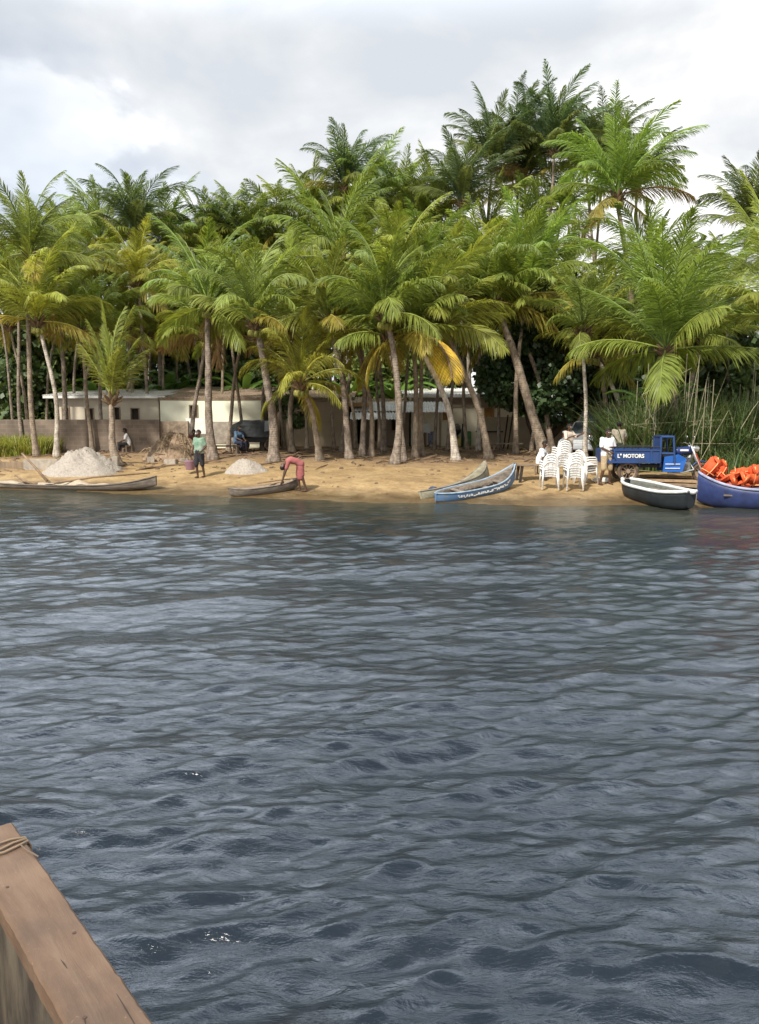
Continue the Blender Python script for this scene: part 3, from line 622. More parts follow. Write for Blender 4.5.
# reeds thicket
rs = np.random.default_rng(21)
def blades(name, region, n_, hmin, hmax, w_, cols, label, cat, seed, lean=.5):
    rs = np.random.default_rng(seed); u = rs.random((n_, 2)); x = region[0]+(region[1]-region[0])*u[:, 0]; y = region[2]+(region[3]-region[2])*u[:, 1]
    z = gz(x, y)-.05; h = hmin+(hmax-hmin)*rs.random(n_)**1.3; az = rs.random(n_)*2*PI; ln = lean*(.2+rs.random(n_)*1.1)
    N = 6; V = np.zeros((n_, N, 2, 3)); wa = rs.random(n_)*PI; W = np.stack([np.cos(wa), np.sin(wa), 0*wa], 1)
    for k in range(N):
        t = k/(N-1); r_ = ln*h*t**2.0; P = np.stack([x+np.cos(az)*r_, y+np.sin(az)*r_, z+h*(t-.45*ln*t**3)], 1); ww = w_*(1-t**2)+.003
        V[:, k, 0] = P-W*ww; V[:, k, 1] = P+W*ww
    a = (np.arange(n_)*N*2)[:, None, None]+(np.arange(N-1)*2)[None, :, None]; Fq = (a+np.array([0, 1, 3, 2])).reshape(-1, 4)
    cc = np.array(cols)[rs.integers(0, len(cols), n_)]*(.7+.6*rs.random((n_, 1)))
    o = npmesh(name, V.reshape(-1, 3), Fq, leafm, np.repeat(cc, N*2, 0)); return tag(o, label, cat, kind='stuff')
GR = [(.09, .14, .04), (.07, .12, .04), (.11, .16, .05), (.09, .13, .045), (.20, .20, .10), (.07, .105, .04), (.07, .12, .04), (.12, .16, .05)]
blades('reeds', (8.6, 22, 27.9, 32.5), 13000, 1.2, 3.3, .022, GR, 'tangled tall reeds and grass behind the cargo tricycle and blue boat', 'reeds', 2, .55)
blades('reeds', (11.2, 22, 25.6, 28.2), 2200, .5, 1.5, .018, GR, 'shorter reeds on the bank beside the blue boat', 'reeds', 6, .6)
blades('grass', (-24, -15.2, 36.6, 38.4), 12000, .4, 1.15, .02, [(.30, .33, .06), (.22, .27, .05), (.34, .32, .09)], 'yellow-green grass plot behind the leftmost palms', 'grass', 3, .5)
# dry stalks lying criss-cross in the reeds
rs_ = random.Random(4)
drym = mat('dry_stalk', (.34, .31, .20), .9, noise=4)
dry = MB()
for i in range(120):
    x = rs_.uniform(9.2, 17); y = rs_.uniform(27.2, 30); p = gp(x, y)+Vector((0, 0, rs_.uniform(0, 1.7))); a = rs_.uniform(-.5, 1.4); L = rs_.uniform(.8, 2.6)
    dry.tube([p, p+Vector((math.cos(a)*L*.5*(rs_.choice([-1, 1])), 0, math.sin(a)*L*.55)), p+Vector((math.cos(a)*L, rs_.uniform(-.2, .2), math.sin(a)*L))] if i % 3 else [p, p+Vector((.05, 0, 2.4))], [.014, .012, .006][: 3 if i % 3 else 2], 4)
tag(dry.build('dry_reeds', drym), 'bleached dry stalks lying criss-cross among the reeds', 'reeds', kind='stuff')

# ------------------------------------------------------------------ houses and walls
cream = mat('cream_plaster', (.66, .60, .44), .9, noise=1.2, second=(.50, .44, .32), bump=(15, .3, .01))
creamlight = mat('pale_yellow_plaster', (.92, .90, .72), .9, noise=1.0, second=(.84, .81, .62))
tanp = mat('tan_plaster', (.52, .42, .30), .95, noise=1.3, second=(.42, .33, .23), bump=(12, .4, .02))
brownp = mat('brown_plaster', (.36, .29, .22), .95, noise=1.6, second=(.27, .21, .16))
whitep = mat('white_paint', (.80, .80, .77), .6, noise=3, second=(.66, .65, .60))
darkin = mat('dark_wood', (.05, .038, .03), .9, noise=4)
woodm = mat('weathered_wood', (.30, .22, .14), .85, noise=5, second=(.15, .11, .08), stretch=(1, 1, .2))
tinm = mat('zinc_sheet', (.80, .79, .76), .6, .0, noise=2.2, second=(.60, .56, .52))
rustm = mat('rusty_sheet', (.42, .33, .25), .7, .1, noise=2.5, second=(.30, .20, .13))
orangew = mat('orange_wood', (.50, .27, .09), .7, noise=5)
concm = mat('concrete', (.44, .39, .32), .95, noise=5, second=(.27, .23, .19), bump=(14, .5, .02))
def brickmat():
    m = bpy.data.materials.new('block_wall'); m.use_nodes = True; nt = m.node_tree; n = nt.nodes; l = nt.links; b = n['Principled BSDF']; b.inputs['Roughness'].default_value = .95
    tc = n.new('ShaderNodeTexCoord'); mp = n.new('ShaderNodeMapping'); mp.inputs['Rotation'].default_value = (PI/2, 0, 0); l.new(tc.outputs['Object'], mp.inputs[0])
    br = n.new('ShaderNodeTexBrick'); br.inputs['Scale'].default_value = 1; br.inputs['Brick Width'].default_value = .42; br.inputs['Row Height'].default_value = .2; br.inputs['Mortar Size'].default_value = .018
    br.inputs['Color1'].default_value = (.20, .152, .115, 1); br.inputs['Color2'].default_value = (.165, .125, .097, 1); br.inputs['Mortar'].default_value = (.21, .168, .13, 1); l.new(mp.outputs[0], br.inputs[0])
    nz_ = n.new('ShaderNodeTexNoise'); nz_.inputs['Scale'].default_value = 1.5; nz_.inputs['Detail'].default_value = 6; l.new(tc.outputs['Object'], nz_.inputs[0])
    mr = n.new('ShaderNodeMapRange'); mr.inputs[1].default_value = .3; mr.inputs[2].default_value = .7; mr.inputs[3].default_value = .65; mr.inputs[4].default_value = 1.25; l.new(nz_.outputs[0], mr.inputs[0])
    sc = n.new('ShaderNodeVectorMath'); sc.operation = 'SCALE'; l.new(br.outputs[0], sc.inputs[0]); l.new(mr.outputs[0], sc.inputs['Scale']); l.new(sc.outputs[0], b.inputs['Base Color'])
    return m
blockm = brickmat()
def PX(px, d): return (px-379.5)/F*d
def PZ_(py, d): return CAMZ+(418-py)/F*d
def sheet(name, m, x0, x1, y0, z0, y1, z1, parent, amp=.025, pitch=.16, th=.02):
    """corrugated sheet running from front edge (y0,z0) to back edge (y1,z1)"""
    nx = max(4, int((x1-x0)/pitch*4)); V = []; Fs = []
    for k in range(nx+1):
        x = x0+(x1-x0)*k/nx; dz = amp*math.sin(2*PI*(x-x0)/pitch)
        V += [(x, y0, z0+dz), (x, y1, z1+dz), (x, y0, z0+dz-th), (x, y1, z1+dz-th)]
    for k in range(nx):
        a = k*4; Fs += [(a, a+4, a+5, a+1), (a+2, a+3, a+7, a+6), (a, a+2, a+6, a+4), (a+1, a+5, a+7, a+3)]
    return MB().add(V, Fs).build(name, m, parent)
def wall_open(name, m, x0, x1, y, z0, z1, holes, parent, th=.2):
    """front wall with real openings; holes = (x0,x1,z0,z1) sorted by x, not overlapping"""
    mb = MB(); x = x0
    for (a, b, c, d) in holes:
        mb.box(((x+a)/2, y, (z0+z1)/2), (a-x, th, z1-z0)); mb.box(((a+b)/2, y, (z0+c)/2), (b-a, th, c-z0)); mb.box(((a+b)/2, y, (d+z1)/2), (b-a, th, z1-d)); x = b
    mb.box(((x+x1)/2, y, (z0+z1)/2), (x1-x, th, z1-z0)); return mb.build(name, m, parent)
def house(name, px0, px1, d, ztop, depth, label, wallm, holes=(), roofm=tinm, rise=.5, over=.45, frame=woodm, shutter=None, g=1.02, rp=None):
    x0, x1 = PX(px0, d), PX(px1, d); r = thing(name, (0, 0, 0), label, 'house'); r.location = ((x0+x1)/2, d, g); cx = (x0+x1)/2
    hs = [(PX(a, d)-cx, PX(b, d)-cx, PZ_(c, d)-g, PZ_(e, d)-g) for (a, b, c, e) in holes]; W = x1-x0; H = ztop-g
    wall_open('wall', wallm, -W/2, W/2, 0, -.3, H, hs, r)
    MB().box((-W/2+.1, depth/2+.1, H/2-.15), (.2, depth, H+.3)).build('wall', wallm, r); MB().box((W/2-.1, depth/2+.1, H/2-.15), (.2, depth, H+.3)).build('wall', wallm, r)
    MB().box((0, depth+.2, H/2-.15+rise/2), (W, .2, H+.3+rise)).build('wall', wallm, r)
    MB().box((0, depth/2, H/2), (W-.5, .1, H-.2)).build('partition', darkin, r)
    rf = sheet('roof', roofm, -W/2-over, W/2+over, -over, H+.06, depth+over+.2, H+.12+rise, r)
    MB().box((0, -over+.02, H-.03), (W+2*over-.04, .04, .12)).build('fascia', whitep if roofm is tinm else woodm, rf)
    for h in hs:
        a, b, c, e = h; w_ = MB(); fr = .05
        w_.box(((a+b)/2, -.11, c-.025), (b-a+.1, .06, fr)); w_.box(((a+b)/2, -.11, e+.025), (b-a+.1, .06, fr)); w_.box((a-.025, -.11, (c+e)/2), (fr, .06, e-c)); w_.box((b+.025, -.11, (c+e)/2), (fr, .06, e-c))
        wo = w_.build('window' if e-c < 1.4 else 'door', frame, r)
        MB().box(((a+b)/2, .02, (c+e)/2), (b-a-.01, .03, e-c-.01)).build('pane' if e-c < 1.4 else 'door_leaf', shutter or darkin, wo)
    return r
h1 = house('long_house', 58, 161, 41, PZ_(397, 41), 6, 'long low house with small dark windows and brown cream wall behind the block wall', mat('dull_plaster', (.62, .55, .43), .9, noise=1.5, second=(.50, .43, .33)), [(66, 72, 421, 408), (89, 96, 421, 409), (117, 122, 421, 408), (134, 141, 421, 409)])
h2 = house('cream_house', 162.5, 262, 40.6, PZ_(399, 40.6), 6, 'bright pale yellow house behind the stout palms, left of the tan house', creamlight, [(192, 199, 417, 406)], roofm=rustm, rise=.7, over=.12)
MB().box((0, -.12, .75), (h2_w := PX(262, 40.6)-PX(162.5, 40.6)-.02, .03, 1.1)).build('dado', concm, h2)
h3 = house('tan_house', 282, 346, 42, PZ_(399, 42), 5, 'plain tan house wall behind the low bushy palm', tanp, [(300, 305, 424, 412)], roofm=rustm, rise=.5)
h4 = house('boarded_house', 366, 409, 42.5, PZ_(404, 42.5), 5, 'brown boarded house under the pale metal awning', brownp, [(372, 379, 441, 420), (392, 398, 430, 419)], roofm=rustm, rise=.3, over=.2)
for (a, b, y0, y1, d0, d1, lb) in [(352, 404, 411, 402, 40.4, 42.3, 'upper'), (350, 398, 419, 412.5, 39.2, 40.3, 'lower')]:
    r = thing('awning', (0, 0, 0), lb+' pale metal awning in front of the boarded house', 'awning'); g_ = 1.02
    sheet('sheet', tinm, PX(a, d0), PX(b, d0), d0, PZ_(y0, d0), d1, PZ_(y1, d1), r)
    for q, pxx in enumerate((a+1, (a+b)/2, b-1)):
        MB().tube([(PX(pxx, d0), d0+.1, .9), (PX(pxx, d0), d0+.1, PZ_(y0, d0)-.04)], .06, 8).build('post', woodm, r)
r = thing('awning', (0, 0, 0), 'long pale metal awning joining the boarded house and the cream plaster house', 'awning')
sheet('sheet', tinm, PX(400, 39.4), PX(446, 39.4), 39.4, PZ_(412, 39.4), 41.5, PZ_(402, 41.5), r)
for pxx in (402, 440): MB().tube([(PX(pxx, 39.4), 39.5, .9), (PX(pxx, 39.4), 39.5, PZ_(412, 39.4)-.04)], .06, 8).build('post', woodm, r)
h5 = house('plaster_house', 411, 514, 42.2, PZ_(396, 42.2), 6, 'cream plaster house with white roof edge and orange shutters behind the green barrels', mat('warm_plaster', (.88, .80, .64), .9, noise=1.1, second=(.76, .67, .52)), [(443, 451, 419, 409), (484, 492, 418, 408)], shutter=orangew, frame=orangew)
MB().box((0, -.125, PZ_(403, 42.2)-1.02), (PX(514, 42.2)-PX(411, 42.2)-.02, .04, .5)).build('band', brownp, h5)
# open porch house between covered vehicle and tan house, and the canopy house at right
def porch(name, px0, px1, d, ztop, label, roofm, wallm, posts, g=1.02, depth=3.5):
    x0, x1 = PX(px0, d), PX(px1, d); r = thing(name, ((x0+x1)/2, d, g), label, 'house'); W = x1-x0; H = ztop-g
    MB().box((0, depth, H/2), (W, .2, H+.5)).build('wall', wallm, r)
    rf = sheet('roof', roofm, -W/2-.25, W/2+.25, -.4, H+.05, depth+.3, H+.45, r); MB().box((0, -.38, H-.06), (W+.46, .05, .16)).build('fascia', orangew if roofm is rustm else woodm, rf)
    for k in range(posts):
        x = -W/2+.1+(W-.2)*k/(posts-1); MB().box((x, 0, H/2-.15), (.14, .14, H+.2)).build('post', cream if name == 'canopy_house' else woodm, r)
    return r
porch('porch_house', 247, 281, 41.5, PZ_(402, 41.5), 'dark open wooden porch between the bright pale yellow house and the tan house', rustm, brownp, 3)
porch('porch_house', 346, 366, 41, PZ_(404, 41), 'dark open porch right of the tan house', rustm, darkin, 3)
ch = porch('canopy_house', 586, 655, 39, PZ_(407, 39), 'house with tan fascia and open dark ground floor behind the palms at right', rustm, brownp, 4)
MB().box((0, 2, PZ_(394, 39)-1.02-.05), (PX(655, 39)-PX(586, 39)-.6, 3, .75)).build('upper_wall', cream, ch)
tag(wall_open('block_wall', blockm, PX(-120, 38.6), PX(161, 38.6), 38.6, .7, PZ_(419.5, 38.6), [], None, .2), 'grey brown concrete block wall running in front of the long house', 'wall')
tag(MB().box(((PX(161, 38.8)+PX(190, 38.8))/2, 38.8, 1.6), (PX(190, 38.8)-PX(161, 38.8)-.05, .24, 1.5)).build('stone_wall', mat('rubble_stone', (.42, .33, .24), .95, noise=5, second=(.20, .15, .11), bump=(5, .9, .06))), 'rough brown stone wall panel behind the thatch heap', 'wall')
tag(MB().box((PX(200, 38.9), 38.9, PZ_(426, 38.9)), (.95, .06, .72)) .build('white_board', whitep) if False else MB().box((PX(198, 38.9), 38.9, PZ_(426, 38.9)), (1.05, .06, .75)).build('white_board', whitep), 'white rectangular board behind the person in green shirt', 'board')
for pxx in (190, 207):
    tag(MB().tube([(PX(pxx, 38.95), 38.96, .9), (PX(pxx, 38.95), 38.96, PZ_(418, 38.95))], .045, 8).build('wooden_post', woodm), ('left' if pxx < 200 else 'right')+' wooden post holding the white board', 'post')
tag(MB().box((PX(535, 41), 41, 1.7), (5.5, .2, 1.7)).build('tan_wall', tanp), 'tan mud wall under the mango tree, behind its dark trunk', 'wall')

# low concrete pieces on the beach
def block(px, py, wpx, h, label, m=concm, depth=.5, rz=0, name='concrete_block', tilt=0):
    p = ground(px, py); w_ = wpx*p.y/F
    o = MB().box((0, 0, h/2-.06), (w_, depth, h+.1)).build(name, m, bevel=.02, loc=p, rot=(0, tilt, rz)); return tag(o, label, 'concrete block' if m is concm else 'plank')
block(43, 469, 34, .40, 'long pale concrete block left of the gravel heap')
block(104, 468, 14, .38, 'pale concrete block right of the gravel heap, left of its narrow neighbour')
block(116, 468, 6, .46, 'narrow upright concrete block at the foot of the short young palm', depth=.3)
block(8, 468, 42, .26, 'dark weathered timber beam on the sand at the left edge', woodm, .3, name='timber_beam')
block(151, 462, 7, .22, 'small pale concrete block at the left foot of the thatch heap', depth=.3, rz=.3)
block(171, 464, 12, .20, 'flat pale concrete block in front of the thatch heap', depth=.35, rz=-.1)
block(184, 463, 7, .2, 'small concrete block right of the flat one by the thatch heap', depth=.3, rz=.5)
for px, py, w_, lb in [(80, 447, 8, 'white sack leaning by the block wall behind the gravel heap'), (107, 447, 5, 'small white sack between the palms behind the young palm'), (141, 449, 9, 'pale sack on the ground right of the seated person in white')]:
    p = ground(px, py); W = w_*p.y/F; mb = MB().cap((-W*.25, 0, .16), (W*.25, 0, .18), .17, .16, 10, (1, .8, 1)).cap((-W*.3, 0, .3), (W*.2, 0, .38), .13, .12, 10, (1, .8, 1))
    o = remesh(mb, 'sack', whitep, .03, smooth=4); o.location = p; tag(o, lb, 'sack')

def mound(name, px, py, wpx, h, m, label, cat, seed, ry=.8, sharp=1.3, rough=.05):
    p = ground(px, py); Rr = wpx/2*p.y/F; p = p+Vector((0, Rr*ry*.7, 0)); V = []; Fs = []; NR, NA = 26, 56; rs = np.random.default_rng(seed); ph = rs.random(8)*6
    for i in range(NR+1):
        q = i/NR
        for k in range(NA):
            a = 2*PI*k/NA; e = 1+.07*math.sin(2*a+ph[0])+.05*math.sin(5*a+ph[1])
            x = Rr*q*1.08*e*math.cos(a); y = Rr*ry*q*1.08*e*math.sin(a)
            z = h*max(0, (1-q**sharp))**1.05*(1+.10*math.sin(a*3+ph[2])*q)+rough*math.sin(x*7+ph[3])*math.sin(y*6+ph[4])*(1-q)+rough*.5*rs.normal()*.5
            V.append((x, y, z+float(gz(p.x+x, p.y+y))-p.z-.03-.1*(q > .97)))
    for i in range(NR):
        for k in range(NA): Fs.append((i*NA+k, i*NA+(k+1) % NA, (i+1)*NA+(k+1) % NA, (i+1)*NA+k))
    o = MB().add(V, Fs).build(name, m, smooth=True, loc=p); tag(o, label, cat); return o, p, Rr
gravel = mat('gravel', (.42, .37, .315), .95, noise=16, second=(.25, .215, .175), bump=(22, 1, .05), thr=(.3, .55))
mound('gravel_heap', 74, 475, 78, .92, gravel, 'large pale grey sand and gravel heap beside the concrete block, near the left canoe', 'heap', 1, sharp=1.45, rough=.12)
mound('gravel_heap', 244, 474, 40, .52, gravel, 'small pale gravel heap between the person in green shirt and the bending person', 'heap', 2, sharp=1.7)
thm, tp, tr = mound('thatch_heap', 171, 461, 60, 1.15, mat('soil_heap', (.36, .26, .17), .95, noise=5, second=(.20, .13, .085), bump=(9, 1, .08)), 'brown heap of soil, husks and dry fronds behind the person in green shirt', 'heap', 3, sharp=1.6, rough=.14)
rs_ = random.Random(9); mb = MB()
for k in range(170):
    a = rs_.random()*6.28; q = rs_.random()**.6; x, y = tr*q*math.cos(a), tr*.8*q*math.sin(a); z = 1.05*(1-q**1.6)+.05; L = rs_.uniform(.2, .8); e = rs_.uniform(0, 6.28)
    mb.tube([(x, y, z), (x+math.cos(e)*L*.5, y+math.sin(e)*L*.5, z+.08), (x+math.cos(e)*L, y+math.sin(e)*L, max(.0, z-.25))], [.022, .016, .006], 4)
tag(mb.build('dry_fronds', mat('dry_frond', (.42, .31, .19), .9, noise=4), thm), kind='stuff')
# litter: fallen frond pieces, husks and rubbish scattered under the palms
mb = MB(); hb = MB()
for k in range(420):
    x = rs_.uniform(-17, 9); y = rs_.uniform(30.5, 39); p = gp(x, y)+Vector((0, 0, .02)); a = rs_.uniform(0, 6.28); L = rs_.uniform(.08, .9) if k % 4 else rs_.uniform(.8, 2.2)
    q1 = gp(x+math.cos(a)*L*.5, y+math.sin(a)*L*.5)+Vector((0, 0, rs_.uniform(.03, .12))); q2 = gp(x+math.cos(a)*L, y+math.sin(a)*L)+Vector((0, 0, .02)); r0 = rs_.uniform(.012, .035)
    mb.tube([p, q1, q2], [r0, r0*.9, r0*.4], 5)
tag(mb.build('leaf_litter', mat('litter', (.24, .16, .10), .95, noise=3, second=(.10, .07, .05))), 'fallen dry fronds, sticks and husks scattered under the palms', 'leaf litter', kind='stuff')
for k in range(170):
    x = rs_.uniform(-16, 9); s_ = rs_.uniform(.6, 6) if k % 3 else rs_.uniform(4, 9); y = float(np.interp(x, SX, SY))+s_; r0 = rs_.uniform(.015, .06)*(1.3 if s_ > 4 else .8); p = gp(x, y); hb.cap(p, p+Vector((r0*.8, r0*.2, r0*.2)), r0, r0*.8, 7)
tag(hb.build('husks', mat('husk_bits', (.22, .15, .09), .9, noise=3, second=(.10, .07, .045))), 'small husks and pebbles scattered on the sand', 'husks', kind='stuff')

# ------------------------------------------------------------------ canoes and boats
def hull_mesh(L, B, H, bow, stern, n_=36, m_=9, th=.035, full=2.4, flat=.55, endw=.04, rocker=.12, clip=0):
    mbo = MB(); rims = [[], []]
    def stn(s_, off):
        a = abs(s_); wv = max(endw, B/2*(1-a**full)**.8) if a < 1 else endw
        rise = bow*max(0, s_)**3+stern*max(0, -s_)**3; zt = H+rise; zk = rocker*a**4+rise*.28*a**3
        ww = max(wv-off, .005); zb = zk+off*1.2; pts = []
        for j in range(m_*2-1):
            q = (j-(m_-1))/(m_-1); u = abs(q); sgn = 1 if q > 0 else -1
            pts.append((s_*(L/2-off*(1 if a > .98 else 0)), sgn*ww*math.sin(u*PI/2)**flat if u else 0, zb+(zt-zb)*(1-math.cos(u*PI/2))**1.15))
        return pts
    ss = [math.sin((-1+2*i/n_)*PI/2)*.999 for i in range(n_+1)]; M = m_*2-1
    out_ = [stn(x, 0) for x in ss]; inn = [stn(x, th) for x in ss]
    V = [p for r_ in out_ for p in r_]+[p for r_ in inn for p in r_]; o = len(out_)*M; Fs = []
    for i in range(n_):
        for j in range(M-1):
            a = i*M+j; Fs += [(a, a+1, a+M+1, a+M), (o+a, o+a+M, o+a+M+1, o+a+1)]
        Fs += [(i*M, (i+1)*M, o+(i+1)*M, o+i*M), (i*M+M-1, o+i*M+M-1, o+(i+1)*M+M-1, (i+1)*M+M-1)]
    Fs += [tuple(range(M)), tuple(range(n_*M+M-1, n_*M-1, -1))]
    return V, Fs, [Vector(r_[0]) for r_ in out_], [Vector(r_[-1]) for r_ in out_]
def boat(name, label, P0, P1, B, H, bow, stern, hm, inm=None, rimm=None, rimr=.03, cat='canoe', roll=0, **k):
    """P0 = stern bottom, P1 = bow bottom in world"""
    d = P1-P0; L = d.length; r = thing(name, (P0+P1)/2, label, cat); r.rotation_euler = Euler((roll, -math.asin(d.z/L), math.atan2(d.y, d.x)), 'XYZ')
    V, Fs, ra, rb = hull_mesh(L, B, H, bow, stern, **k); h = MB().add(V, Fs).build('hull', hm, r, smooth=False)
    me = h.data; M = k.get('m_', 9)*2-1; half = len(V)//2
    if inm:
        me.materials.append(inm)
        for p in me.polygons:
            if all(v >= half for v in p.vertices): p.material_index = 1
    for p in me.polygons: p.use_smooth = len(p.vertices) == 4 and (all(v >= half for v in p.vertices) or all(v < half for v in p.vertices))
    if rimm:
        mb = MB(); mb.tube(ra, rimr, 7); o1 = mb.build('gunwale', rimm, r, True); o2 = MB().tube(rb, rimr, 7).build('gunwale', rimm, r, True)
    return r, L, ra, rb
darkcanoe = mat('dark_driftwood', (.20, .165, .13), .85, noise=4, second=(.08, .065, .052), stretch=(.4, 3, 3), bump=(10, .5, .02))
greyw = mat('grey_driftwood', (.30, .25, .20), .85, noise=4, second=(.13, .105, .085), stretch=(.4, 3, 3), bump=(10, .5, .02))
wetw = mat('wet_dark_wood', (.12, .10, .085), .6, noise=4, second=(.05, .042, .038), stretch=(.4, 3, 3))
olivew = mat('olive_grey_paint', (.36, .34, .24), .8, noise=4, second=(.20, .18, .13), stretch=(.4, 3, 3))
bluep = mat('worn_blue_paint', (.10, .19, .34), .65, noise=5, second=(.20, .21, .20), stretch=(.5, 2, 2), thr=(.36, .46))
bluec = mat('worn_dark_blue_paint', (.055, .085, .15), .7, noise=4, second=(.03, .035, .05))
def wp(px, d, z): return Vector((PX(px, d), d, z))
# left long canoe
c1, L1, ra, rb = boat('dugout_canoe', 'long low canoe loaded with pale sand, in front of the large gravel heap', wp(-14, 28.9, -.05), wp(156, 27.0, .02), .74, .19, .34, .1, darkcanoe, darkcanoe, darkcanoe, .025, full=5)
mb = MB(); x = -L1*.4
V = []; Fs = []; NX, NY = 60, 9
for i in range(NX+1):
    xx = -L1*.44+L1*.72*i/NX
    for j in range(NY):
        q = j/(NY-1)*2-1; V.append((xx, q*.30, .19+.16*(1-q*q)*(.5+.5*math.sin(xx*1.9+1))**2+.05*math.sin(xx*5+q*2)))
for i in range(NX):
    for j in range(NY-1): a = i*NY+j; Fs.append((a, a+1, a+NY+1, a+NY))
sandload = mat('pale_sand', (.48, .40, .30), .95, noise=8, second=(.34, .27, .19), bump=(14, .7, .03))
sd_ = MB().add(V+[(v[0], v[1], .1) for v in V], Fs+[tuple(reversed([q+len(V) for q in f])) for f in Fs]).build('sand_load', sandload, smooth=True)
sd_.matrix_world = Matrix.Translation(c1.location) @ Euler(c1.rotation_euler).to_matrix().to_4x4(); tag(sd_, 'pale sand load heaped inside the long low canoe', 'sand load')
polem = mat('pole_wood', (.30, .20, .12), .8, noise=6)
def pole(pts, r_, label, m=polem, name='pole'): return tag(MB().tube(pts, r_, 8).build(name, m, smooth=True), label, 'pole')
pole([at(54, 483, 27.6), at(95, 477, 27.9), at(150, 473, 28.6)], [.04, .035, .02], 'long thin bamboo pole lying slanted across the long low canoe towards the sand')
pole([at(22, 453.5, 28.9), at(34, 466, 28.6), at(47, 481, 28.2)], [.035, .04, .045], 'stick planted slanting in the long low canoe at left')
pole([at(15, 475, 28.9), at(24, 481, 28.7), at(37, 484, 28.4)], [.03, .04, .04], 'short curved stick beside the stern of the long low canoe')
# middle canoe
c2, L2, ra, rb = boat('dugout_canoe', 'small brown grey canoe pulled onto the sand under the bending person', wp(229, 25.35, -.08), ground(301, 489), .66, .26, .12, .12, darkcanoe, mat('canoe_inner', (.36, .27, .19), .9, noise=5, second=(.2, .15, .1)), greyw, .02, full=3.2)
pp = MB().tube([(-.2, .1, .38), (.6, .3, .36), (1.3, .35, .32)], .025, 6).build('paddle', polem, smooth=True); pp.matrix_world = Matrix.Translation(c2.location)@Euler(c2.rotation_euler).to_matrix().to_4x4(); tag(pp, 'thin pole lying in the small brown grey canoe', 'paddle')
# blue and grey canoes
g0, g1 = wp(423, 23.95, -.08), ground(493, 484)+Vector((0, .5, .02))
c3, L3, ra, rb = boat('dugout_canoe', 'olive grey weathered canoe behind the blue one, its dark end in the water', g0, g1, .80, .30, .42, .10, olivew, olivew, greyw, .022, roll=R(-14), full=3)
MB().box((L3*.2, 0, .3), (.16, .62, .03)).build('thwart', greyw, c3); MB().box((-L3*.12, 0, .28), (.16, .68, .03)).build('thwart', greyw, c3)
MB().cap((-L3*.42, 0, .2), (-L3*.33, 0, .24), .12, .2, 10).build('stern_block', bluec, c3, True)
b0, b1 = wp(436, 23.55, -.08), ground(515, 489)+Vector((.05, .4, 0))
c4, L4, ra, rb = boat('dugout_canoe', 'blue painted canoe with high bow and white marks along its side', b0, b1, .80, .34, .44, .04, bluep, greyw, mat('pale_blue_paint', (.34, .44, .54), .7, noise=5, second=(.2, .26, .32)), .026, roll=R(6), full=3)
for xx in (-.22, .06, .3): MB().box((xx*L4, 0, .30), (.14, .66, .03)).build('thwart', greyw, c4)
rs_ = random.Random(2); mb = MB()
for k in range(24):     # worn, unreadable painted marks along the side facing the water
    s_ = -.62+1.3*k/23; i0 = min(range(len(ra)), key=lambda i: abs(ra[i].x-s_*L4/2)); a = ra[i0]; 
    y = a.y
    for q in range(2):
        x0 = s_*L4/2+q*.035; zt = a.z-.08-rs_.random()*.02; z0 = zt-.06
        yy = math.copysign(abs(y)+.012, y)
        mb.box((x0, yy, (zt+z0)/2), (.02+.02*rs_.random(), .012, zt-z0)) if rs_.random() < .7 else mb.box((x0+.01, yy, zt if rs_.random() < .5 else z0), (.05, .012, .025))
mb.build('painted_marks', whitep, c4)
MB().tube([(L4*.49, 0, .6), (L4*.505, 0, .8)], [.06, .05], 8).build('bow_post', bluec, c4, True)
# heaped nets and gear in blue canoe
gear = remesh(MB().cap((-.5, 0, .3), (.1, .05, .32), .16, .13, 10, (1, 1, .7)).cap((0, -.05, .34), (.5, 0, .33), .1, .15, 10, (1, 1, .7)), 'fishing_net', mat('net_brown', (.20, .16, .12), .95, noise=9, bump=(20, 1, .04)), .03, smooth=2, disp=(.08, .1)); gear.matrix_world = Matrix.Translation(c4.location)@Euler(c4.rotation_euler).to_matrix().to_4x4(); tag(gear, 'heap of brown net lying inside the blue painted canoe', 'fishing net')
# dark boat with white rim
dkp = mat('dark_grey_green_paint', (.026, .032, .036), .5, noise=3, second=(.012, .015, .018)); wrim = mat('white_rim_paint', (.72, .74, .72), .5, noise=5, second=(.5, .5, .48))
c5, L5, ra, rb = boat('rowing_boat', 'dark boat with thick white rim beached in front of the cargo tricycle', wp(626, 24.5, .10), wp(692, 21.75, -.1), 1.15, .50, .12, .06, dkp, mat('boat_inner_grey', (.16, .17, .15), .8, noise=4, second=(.08, .08, .07)), wrim, .05, cat='boat', full=3.6, endw=.16)
for xx in (-.2, .18): MB().box((xx*L5, 0, .36), (.22, 1.0, .035)).build('thwart', greyw, c5)
MB().cap((L5*.5+.02, 0, .60), (L5*.5+.07, 0, .61), .075, .07, 10).build('bow_knob', wrim, c5, True)
nb = remesh(MB().cap((.35, 0, .34), (.85, .1, .36), .2, .22, 10, (1, 1, .8)).cap((.9, -.1, .34), (1.2, .05, .4), .16, .14, 10, (1, 1, .8)), 'fishing_net', mat('net_grey', (.26, .23, .17), .95, noise=14, second=(.1, .09, .07), bump=(24, 1, .05)), .03, smooth=2, disp=(.10, .1)); nb.matrix_world = Matrix.Translation(c5.location)@Euler(c5.rotation_euler).to_matrix().to_4x4(); tag(nb, 'tangled grey fishing net heaped in the dark boat with white rim', 'fishing net')
